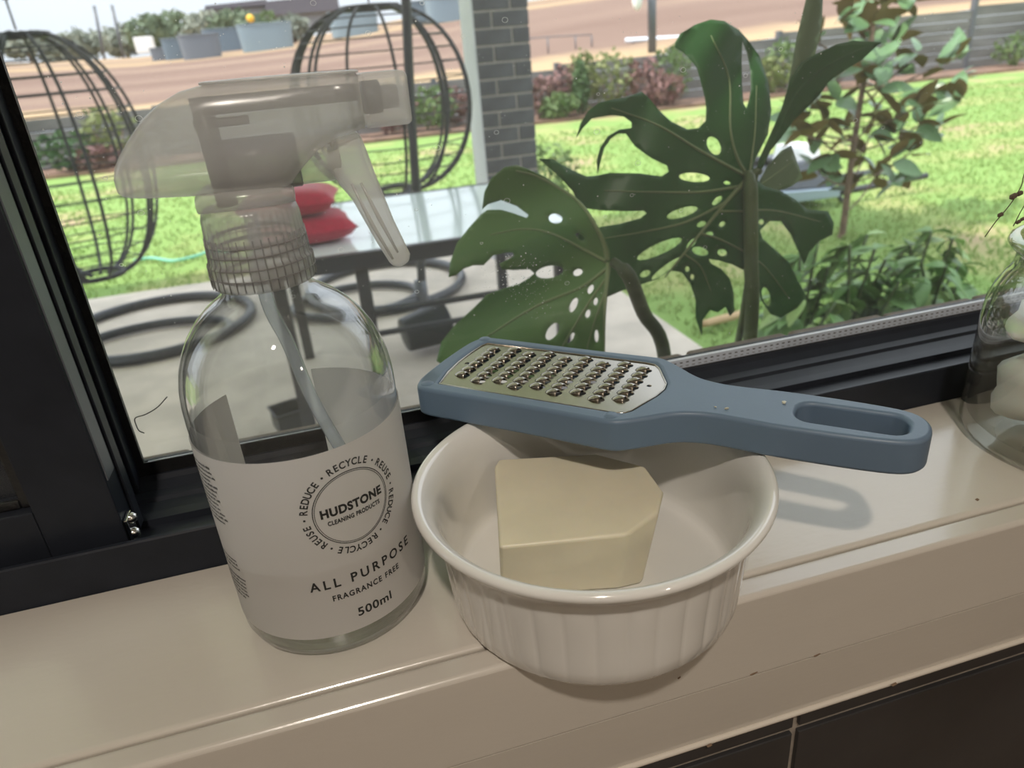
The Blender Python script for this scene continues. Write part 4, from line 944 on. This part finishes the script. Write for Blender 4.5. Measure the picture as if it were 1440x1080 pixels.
# ================================================================== MAGNOLIA with brown leaf undersides
mg = thing('magnolia_tree', 'young magnolia tree with brown backed leaves on the lawn at right', 'tree')
MY = 3.95
def mp_(x, y, Y=MY): return at_y(x, y, Y)
trunk = smoothpts([mp_(1182, 345), mp_(1187, 310), mp_(1197, 230), mp_(1212, 130), mp_(1225, 60), mp_(1235, -60)], 6)
trunk = [(trunk[0][0], trunk[0][1], ZG)] + trunk
tube('trunk', trunk, [.026] + [.024 - .012 * i / len(trunk) for i in range(len(trunk) - 1)], M['bark'], mg, 10)
def leafmesh(nm, L, Wd, mats, n=6, fold=.22, curl=.25):
    V = []; Fc = []
    for side in (0, 1):
        for i in range(n + 1):
            u = i / n; w = Wd * math.sin(math.pi * min(1, u ** .85)) ** .8 * .5 + .0006; zc = -curl * L * u * u - side * .0012
            for v in (-1, 0, 1): V.append((u * L, v * w, zc + abs(v) * w * fold))
    o_ = 3 * (n + 1)
    for i in range(n):
        for j in range(2):
            a = i * 3 + j; Fc.append((a, a + 3, a + 4, a + 1)); Fc.append((o_ + a, o_ + a + 1, o_ + a + 4, o_ + a + 3))
    me = bpy.data.meshes.new(nm); me.from_pydata(V, [], Fc); me.update()
    for m in mats: me.materials.append(m)
    for k, p in enumerate(me.polygons): p.use_smooth = True; p.material_index = (k % 2) if len(mats) > 1 else 0
    return me
mme = [leafmesh('magnolia_leaf', .19, .095, [M['mag_top'], M['mag_under']]), leafmesh('magnolia_leaf_b', .16, .085, [M['mag_top'], M['mag_under']], curl=.1)]
tips = [(1200,20),(1245,15),(1270,5),(1180,30),(1225,35),(1215,55),(1250,60),(1285,75),(1190,60),(1235,90),(1270,95),(1210,110),(1240,120),(1325,90),(1345,80),(1310,130),(1335,120),(1350,140),(1290,150),(1265,160),(1230,160),(1180,140),(1160,170),(1140,160),(1150,195),(1190,180),(1225,190),(1260,185),(1295,175),(1320,180),(1280,215),(1250,225),(1215,220),(1170,215),(1130,190),(1185,250),(1230,250),(1260,255),(1150,240),(1200,265),(1120,170),(1175,110),(1150,60),(1235,-20),(1200,-30),(1270,-25)]
for k, (x, y) in enumerate(tips):
    Yk = MY + rng.uniform(-.3, .3); tp = np.array(mp_(x, y, Yk))
    ti = min(range(1, len(trunk)), key=lambda i: abs(np.array(trunk[i])[2] - (tp[2] - .12)))
    if k % 2 == 0: tube('branch', smoothpts([tuple(trunk[ti]), tuple((np.array(trunk[ti]) + tp) / 2 + np.array([0, 0, -.03])), tuple(tp)], 3), .006, M['bark'], mg, 5)
    for q in range(5):
        o = bpy.data.objects.new('leaf', mme[(k + q) % 2]); COL.objects.link(o); o.parent = mg
        o.location = tuple(tp + rng.normal(0, .012, 3)); o.rotation_euler = (rng.uniform(-1.0, 1.0), rng.uniform(-1.25, .6), rng.uniform(0, 6.28))
base(mg, tuple(trunk[0]))

# ================================================================== LEAFY PLANTS under the window at right
bme = [leafmesh('bush_leaf', .105, .05, [M['bush']], 5, .2, .35), leafmesh('bush_leaf_b', .085, .042, [M['bush2']], 5, .2, .3), leafmesh('bush_leaf_c', .12, .055, [M['bush']], 5, .15, .5)]
def leafy(label, spots, Y, foot):
    t = thing('leafy_plant', label, 'plant', group='leafy plants below the window')
    for (x, y, lean) in spots:
        tp = at_y(x, y, Y + rng.uniform(-.15, .15)); f = np.array([foot[0] + rng.uniform(-.12, .12), foot[1] + rng.uniform(-.08, .08), ZG])
        P = smoothpts([tuple(f), tuple(f * .45 + tp * .55 + np.array([0, 0, .06])), tuple(tp)], 5); tube('stem', P, .005, M['stem'], t, 5)
        n = len(P)
        for i in range(2, n):
            for sgn in (-1, 1, .4):
                if rng.random() < .2: continue
                o = bpy.data.objects.new('leaf', bme[rng.choice([0, 0, 1, 2])]); COL.objects.link(o); o.parent = t
                o.location = tuple(P[i]); o.rotation_euler = (rng.uniform(-.4, .4), rng.uniform(-.3, .8), lean + sgn * rng.uniform(.6, 1.5)); s = rng.uniform(.7, 1.15); o.scale = (s, s, s)
        o = bpy.data.objects.new('leaf', bme[1]); COL.objects.link(o); o.parent = t; o.location = tuple(tp); o.rotation_euler = (0, .2, lean)
    return base(t, (foot[0], foot[1], ZG))
leafy('glossy leafy plant between the monstera stem and the magnolia trunk', [(1110, 380, 2.5), (1150, 340, 2), (1165, 375, 1), (1130, 420, 3), (1175, 425, 0), (1105, 440, 3), (1145, 455, 4), (1190, 400, .5), (1125, 360, 2.2), (1160, 400, 1.5), (1120, 455, 3.5), (1180, 450, 5.5)], 1.75, (1.32, 1.8))
leafy('glossy leafy plant just right of the magnolia trunk', [(1195, 345, 2), (1220, 330, 1), (1245, 365, .5), (1210, 395, 3), (1235, 420, 0), (1255, 440, 5), (1200, 440, 4), (1265, 395, .2), (1230, 350, 1.5), (1250, 410, .8), (1220, 445, 5)], 1.85, (1.62, 1.9))
leafy('arching leafy plant nearest the glass jar', [(1280, 345, 2), (1310, 325, 1), (1340, 335, .3), (1350, 372, 0), (1300, 390, 3), (1325, 410, 5), (1280, 420, 4), (1345, 405, 5.6), (1295, 365, 2), (1330, 375, .6), (1300, 430, 5)], 1.9, (1.98, 1.95))

stk = [at_z(x, y, ZG) + np.array([0, 0, .02]) for x, y in ((986, 462), (1012, 455), (1035, 449), (1052, 442))]
prop(tube('fallen_stick', smoothpts([tuple(p) for p in stk], 3), [.016, .02, .02, .022, .022, .022, .02, .02, .018, .014], mat('pale_stick', (0.52, 0.36, 0.20), 0.8), None, 8), 'pale tan stick lying on the grass behind the monstera stem', 'stick')
# ================================================================== WHEELBARROW far right of lawn
wbw = thing('wheelbarrow', 'dark wheelbarrow with pale underside standing on the lawn behind the magnolia', 'wheelbarrow')
WY = 4.75
P = [at_y(1100, 268, WY), at_y(1178, 262, WY), at_y(1165, 222, WY + .1), at_y(1108, 232, WY + .1)]
def quadbox(name, pts, dy, matl, par):
    V = [tuple(p) for p in pts] + [(p[0], p[1] + dy, p[2]) for p in pts]
    o = mesh(name, V, [(0, 1, 2, 3), (7, 6, 5, 4), (0, 4, 5, 1), (1, 5, 6, 2), (2, 6, 7, 3), (3, 7, 4, 0)], matl, par); bevel(o, .01, 2); return o
quadbox('tray', P, .5, M['barrow'], wbw)
quadbox('tray_lip', [at_y(1096, 288, WY - .04), at_y(1182, 277, WY - .04), at_y(1182, 264, WY - .04), at_y(1096, 271, WY - .04)], .6, M['barrowp'], wbw)
for dy in (0, .5):
    a, b_ = at_y(1175, 272, WY), at_y(1303, 247, WY); tube('handle', [(a[0], a[1] + dy, a[2]), (b_[0], b_[1] + dy * .8, b_[2])], .024, M['frame'], wbw, 10)
a = at_y(1185, 276, WY); z_ = a[2]
for dy in (.05, .45): tube('leg', [(a[0], WY + dy, z_), (a[0] + .05, WY + dy, ZG - .02)], .018, M['frameg'], wbw, 8)
a = at_y(1105, 300, WY); wz = .17
tube('wheel', [(a[0] - .1 + wz * math.cos(q), WY + .25, ZG - .02 + .2 + wz * math.sin(q)) for q in np.linspace(0, 6.283, 24, endpoint=False)], .035, M['pot'], wbw, 10, True)
base(wbw, (a[0], WY + .25, ZG - .02))
sk = quadbox('white_sack', [at_y(1112, 232, WY + .15), at_y(1156, 228, WY + .15), at_y(1152, 203, WY + .2), at_y(1118, 207, WY + .2)], .25, M['white'], None)
prop(sk, 'white sack resting in the wheelbarrow', 'sack')

# ================================================================== GARDEN BED SHRUBS, WALL, FIELD THINGS
def cloud(name, c, r, nl, size, matl, parent=None, flat=0.0):
    V = np.empty((nl * 4, 3)); Fc = []
    d = rng.normal(size=(nl, 3)); d /= np.linalg.norm(d, axis=1)[:, None]; rad = rng.uniform(.55, 1.0, nl)[:, None]
    P = np.array(c) + d * rad * np.array(r)
    for i in range(nl):
        a = rng.normal(size=3); a /= np.linalg.norm(a); b_ = np.cross(a, rng.normal(size=3)); b_ /= np.linalg.norm(b_) + 1e-9; s = size * rng.uniform(.6, 1.3)
        V[4*i] = P[i] - a * s; V[4*i+1] = P[i] + b_ * s * .5; V[4*i+2] = P[i] + a * s; V[4*i+3] = P[i] - b_ * s * .5; Fc.append((4*i, 4*i+1, 4*i+2, 4*i+3))
    o = mesh(name, V, Fc, matl, parent, True); o['kind'] = 'stuff' if parent else o.get('kind', ''); 
    if not parent: del o['kind']
    return o
def shrub(label, px, py, Y, w, h, matl, nl=260, size=.075):
    """py: pixel of the foot"""
    q = at_y(px, py, Y); z = ZG + .02
    t = thing('shrub', label, 'shrub', group='shrubs in the far garden bed')
    cloud('foliage', (q[0], Y, z + h * .52), (w * .45, w * .28, h * .48), nl, size, matl, t)
    for k in range(3): tube('stem', [(q[0] + .03 * k - .03, Y, z - .03), (q[0] + (k - 1) * w * .2, Y, z + h * .6)], .012, M['bark'], t, 5)
    return base(t, (q[0], Y, z))
SH = [('pale green shrub left of the brick column behind the egg chair', 615, 190, 13.3, .9, .8, 'shrub_g'), ('low dusty pink shrub left of the brick column', 560, 205, 13.5, 1.1, .75, 'shrub_r'), ('pink shrub touching the left edge of the brick column', 640, 175, 13.7, .8, .7, 'shrub_r'),
      ('red leaved shrub touching the right edge of the brick column', 762, 165, 13.3, .7, .75, 'shrub_r'), ('dusty pink shrub second to the right of the brick column', 795, 160, 13.5, .8, .9, 'shrub_r'), ('yellow green shrub behind the curled tip of the monstera leaf', 822, 150, 13.6, .8, 1.15, 'shrub_y'),
      ('dark upright shrub between the column and the white post', 818, 150, 13.2, .35, .95, 'shrub_d'), ('low green shrub at the lawn edge right of the column', 785, 175, 13.1, .9, .45, 'shrub_g'), ('light green shrub left of the white post', 860, 145, 13.5, 1.1, 1.1, 'shrub_y'),
      ('reddish shrub at the foot of the white post', 905, 140, 13.4, 1.0, .9, 'shrub_r'), ('low brown pink shrub between the monstera lobes', 935, 145, 13.2, 1.0, .6, 'shrub_r'), ('bright green shrub right of the white post', 945, 130, 13.6, 1.0, 1.1, 'shrub_g'),
      ('green shrub behind the tall rolled monstera leaf', 1100, 112, 13.5, 1.1, 1.0, 'shrub_g'), ('yellow green shrub right beside the upright monstera lobe', 1085, 110, 13.3, .9, .7, 'shrub_y'), ('green shrub in front of the sleeper wall at the far right', 1425, 95, 13.5, 1.3, .7, 'shrub_g'),
      ('dark green shrub seen through the left egg chair', 105, 240, 13.2, 1.1, .65, 'shrub_d'), ('yellow green shrub beside the left egg chair rim', 165, 225, 13.4, 1.1, .95, 'shrub_y'), ('low red brown shrub under the left egg chair', 140, 235, 13.15, .9, .4, 'shrub_r'), ('reddish shrub seen behind the magnolia crown', 1165, 118, 13.3, .9, .6, 'shrub_r')]
for lab_, px, py, Y, w, h, mk in SH: shrub(lab_, px, py, Y, w, h, M[mk])
gs = thing('garden_bush', 'pale green feathery bush behind the lower monstera leaf', 'bush')
q = at_y(755, 240, 6.3); cloud('foliage', (q[0], 6.3, -.86), (.42, .3, .30), 420, .045, M['shrub_g'], gs)
for k in range(3): tube('stem', [(q[0], 6.3, ZG - .02), (q[0] + (k - 1) * .2, 6.3, -.75)], .01, M['bark'], gs, 5)
base(gs, (q[0], 6.3, ZG - .02))

# sleeper retaining wall
rw = thing('sleeper_wall', 'weathered grey timber sleeper retaining wall along the far garden bed', 'wall')
xw = -24.0
while xw < 34:
    topz = z0f(xw + 1.2) + .04; nsl = max(3, round((topz - ZG) / .2)); hh = (topz - ZG) / nsl
    for k in range(nsl): box('sleeper', (xw + .01, xw + 2.39, 14.06, 14.13 + .01 * (k % 2), ZG + k * hh + .006, ZG + (k + 1) * hh - .006), M['sleeper'], rw)
    box('post', (xw - .04, xw + .05, 14.02, 14.14, ZG, topz + (.28 if 12 < xw < 17 else .03)), M['frameg'], rw)
    xw += 2.4
base(rw, (5, 14.1, ZG))
# post with a white insulator, rail, wires
q0 = at_y(917, 95, 14.6); q1 = at_y(908, -14, 14.6)
fp_ = thing('fence_post', 'grey post standing behind the garden bed with a white cap fitting', 'post')
tube('post', [(q0[0], 14.6, terr(q0[0], 14.6) - .05), (q0[0] - .02, 14.6, q1[2] + .35)], .085, M['frameg'], fp_, 12)
e = at_y(896, -6, 14.5); b = bmesh.new(); bmesh.ops.create_uvsphere(b, u_segments=16, v_segments=10, radius=1.0, matrix=Matrix.Translation(Vector((e[0], 14.5, e[2]))) @ Matrix.Diagonal((.11, .11, .26, 1)))
finish('white_fitting', b, M['white'], fp_, True); tube('arm', [(e[0], 14.5, e[2] + .2), (q0[0], 14.6, e[2] + .2)], .02, M['frameg'], fp_, 6)
base(fp_, (q0[0], 14.6, terr(q0[0], 14.6)))
pr_ = thing('pipe_rail', 'pale pipe rail lying low behind the garden bed shrubs', 'rail')
a, b_ = at_y(880, 57, 16.5), at_y(1010, 50, 16.5); tube('rail', [(a[0], 16.5, a[2]), (b_[0], 16.5, b_[2])], .05, M['spacer'], pr_, 8)
for f_ in (.08, .9):
    xx = a[0] + (b_[0] - a[0]) * f_; tube('support', [(xx, 16.5, terr(xx, 16.5) - .05), (xx, 16.5, a[2])], .03, M['frameg'], pr_, 6)
base(pr_, (a[0], 16.5, terr(a[0], 16.5)))
wfn = thing('wire_fence', 'thin dark wire fence panel standing on the brown field right of the column', 'fence')
Yw = 17.0; A_ = [at_y(x, y, Yw) for x, y in ((700, 58), (770, 52), (809, 50), (832, 49))]
for p in A_: tube('picket', [(p[0], Yw, terr(p[0], Yw) - .05), (p[0], Yw, p[2])], .018, M['frameg'], wfn, 5)
tube('wire', [tuple(p) for p in A_], .012, M['frameg'], wfn, 5); base(wfn, (A_[0][0], Yw, terr(A_[0][0], Yw)))

def raised_bed(label, px, py, w, d, h, matl):
    q = onfield(px, py); t = thing('raised_garden_bed', label, 'garden bed', group='raised metal beds on the field')
    n = 28; V = []; Fc = []
    for zz in (0, h):
        for k in range(n):
            a = 2 * math.pi * k / n; c, s = math.cos(a), math.sin(a); kx = 1.0 if zz else .93
            V.append((q[0] + w / 2 * kx * math.copysign(abs(c) ** .55, c), q[1] + d / 2 * math.copysign(abs(s) ** .55, s), q[2] - .05 + zz * 1.0 + (.05 if zz else 0)))
    for k in range(n): Fc.append((k, (k + 1) % n, n + (k + 1) % n, n + k))
    o = mesh('side', V, Fc, matl, t, True); tube('rim', V[n:], .035, matl, t, 6, True)
    mesh('soil', [(x, y, z - .06) for x, y, z in V[n:]], [tuple(range(n))], M['soil'], t)
    return base(t, (q[0], q[1], q[2])), q
sc_ = lambda px, py: onfield(px, py)[1]
def wpx(px, py, n): return n / 1000.0 * (np.linalg.norm(onfield(px, py) - CAM))
for lab_, px, py, nw, nh, mk in (('small grey raised bed, leftmost on the field', 226, 85, 18, 13, 'tank3'), ('grey raised bed with a dark left end', 247, 84, 22, 22, 'tank'), ('long grey raised bed in the middle of the row', 286, 82, 46, 25, 'tank3'), ('blue raised bed behind the grey ones', 322, 72, 52, 24, 'tank'),
                                  ('pale blue raised bed nearest the right egg chair', 378, 70, 64, 28, 'tank2'), ('pale raised bed seen inside the right egg chair', 500, 50, 60, 26, 'tank2'), ('blue raised bed left of the brick column', 590, 33, 36, 24, 'tank'), ('pale grey raised bed touching the brick column', 630, 30, 54, 26, 'tank2')):
    raised_bed(lab_, px, py, wpx(px, py, nw), wpx(px, py, nw) * .5, wpx(px, py, nh), M[mk])
q = onfield(628, 10); pb = thing('bed_plant', 'bright green plant growing in the pale bed beside the column', 'plant')
q = onfield(630, 30); cloud('foliage', (q[0], q[1], q[2] + wpx(630, 30, 32)), (wpx(630, 30, 24), .5, wpx(630, 30, 10)), 160, .10, M['shrub_g'], pb); tube('stem', [(q[0], q[1], q[2] + .3), (q[0], q[1], q[2] + .8)], .02, M['bark'], pb, 5); base(pb, (q[0], q[1], q[2] + .3))
q = onfield(378, 70); pb = thing('bed_plant', 'small green plant in the pale blue raised bed', 'plant')
cloud('foliage', (q[0] + .3, q[1], q[2] + wpx(378, 70, 34)), (.5, .4, wpx(378, 70, 9)), 140, .10, M['shrub_g'], pb); tube('stem', [(q[0], q[1], q[2] + .3), (q[0] + .2, q[1], q[2] + .9)], .02, M['bark'], pb, 5); base(pb, (q[0], q[1], q[2] + .3))

def fartree(label, px, py, wp, hp_, matl, Y=62, nl=420):
    d = ray(px, py); d = d / d[1]; x = d[0] * Y; z = terr(x, Y); s = np.linalg.norm(d) * Y / 1000.0
    t = thing('tree', label, 'tree', group='trees on the far side of the field')
    w, h = wp * s, hp_ * s
    cloud('crown', (x, Y, z + h * .58), (w / 2, w / 2, h * .44), nl, .34 * (Y / 62), matl, t)
    tube('trunk', [(x, Y, z - .3), (x, Y, z + h * .6)], .16, M['bark'], t, 6)
    return base(t, (x, Y, z))
for a in (('grey green distant tree at the far left of the skyline', 40, 70, 60, 30, 'farleaf2', 64), ('low grey tree behind the two thin masts', 115, 66, 60, 34, 'farleaf2', 74), ('distant tree just right of the two masts', 175, 64, 50, 38, 'farleaf2', 82), ('olive distant tree above the white container', 215, 62, 56, 44, 'farleaf', 66), ('tall distant tree above the grey raised bed', 250, 56, 52, 48, 'farleaf', 76),
          ('distant tree left of the shed wall', 290, 52, 50, 42, 'farleaf2', 64), ('dark green distant tree in front of the shed', 330, 48, 56, 40, 'farleaf', 58), ('dark green distant tree by the yellow flower', 362, 44, 44, 34, 'farleaf', 52), ('pale distant tree at the end of the shed', 410, 34, 40, 30, 'farleaf2', 50), ('far hedge tree left of the masts', 85, 68, 50, 26, 'farleaf2', 92)):
    fartree(*a[:5], M[a[5]], a[6])
# shed
sh_ = thing('shed', 'grey farm shed with a dark roof on the skyline', 'shed')
Ys = 80.0
V = [at_y(x, y, Ys) for x, y in ((288, 50), (470, 40), (466, 4), (292, 14))]; V2 = [(p[0], p[1] + 8, p[2]) for p in V]
mesh('wall', V + V2, [(0, 1, 2, 3), (7, 6, 5, 4), (0, 4, 5, 1), (1, 5, 6, 2), (3, 2, 6, 7), (3, 7, 4, 0)], M['shed'], sh_)
V = [at_y(x, y, Ys - .6) for x, y in ((374, 22), (478, 14), (474, -8), (372, 2))]; V2 = [(p[0], p[1] + 9.2, p[2] + .4) for p in V]
mesh('roof', V + V2, [(0, 1, 2, 3), (7, 6, 5, 4), (0, 4, 5, 1), (1, 5, 6, 2), (3, 2, 6, 7), (3, 7, 4, 0)], M['shedroof'], sh_)
V = [at_y(x, y, Ys - .5) for x, y in ((288, 14), (374, 7), (374, -1), (288, 8))]; V2 = [(p[0], p[1] + 9, p[2] + .2) for p in V]
mesh('gutter', V + V2, [(0, 1, 2, 3), (7, 6, 5, 4), (0, 4, 5, 1), (1, 5, 6, 2), (3, 2, 6, 7), (3, 7, 4, 0)], M['shedroof'], sh_)
base(sh_, tuple(at_y(380, 50, Ys)))
for (x0, y0, x1, y1, lab_) in ((147, 84, 132, 8, 'thin dark mast on the skyline, the left one of two'), (174, 82, 157, 7, 'thin dark mast on the skyline, the right one of two')):
    a = onfield(x0, y0); Yq = a[1]; b_ = at_y(x1, y1, Yq); o = tube('mast', [(a[0], Yq, a[2] - .2), (a[0] + (b_[0] - a[0]), Yq, b_[2])], .05 * Yq / 30, M['frameg'], None, 6); prop(o, lab_, 'mast', 'two masts on the skyline')
a = onfield(205, 72); s = np.linalg.norm(a - CAM) / 1000
o = box('container', (a[0] - 10 * s, a[0] + 10 * s, a[1], a[1] + 12 * s, a[2] - .1, a[2] + 15 * s), M['white'], None, .05); prop(o, 'small white container at the foot of the distant trees', 'container')
for px, py, lab_ in ((312, 70, 'white tarp heap standing in the blue raised bed, left one'), (333, 68, 'white tarp heap standing in the blue raised bed, right one')):
    a = onfield(322, 72); q = at_y(px, py - 18, a[1] - .1); b = bmesh.new(); bmesh.ops.create_icosphere(b, subdivisions=2, radius=1, matrix=Matrix.Translation(Vector(q)) @ Matrix.Rotation(.5, 4, 'Y') @ Matrix.Diagonal((.16, .16, .42, 1)))
    prop(finish('tarp_heap', b, M['white'], None, True), lab_, 'tarp', 'white tarps in the beds')
q = at_y(352, 26, 47); b = bmesh.new(); bmesh.ops.create_icosphere(b, subdivisions=2, radius=.22, matrix=Matrix.Translation(Vector(q)))
t = thing('yellow_sign', 'round yellow marker on a pole in front of the shed', 'sign'); finish('disc', b, M['yellow'], t, True); tube('pole', [(q[0], 47, terr(q[0], 47) - .1), (q[0], 47, q[2])], .04, M['frameg'], t, 6); base(t, (q[0], 47, terr(q[0], 47)))
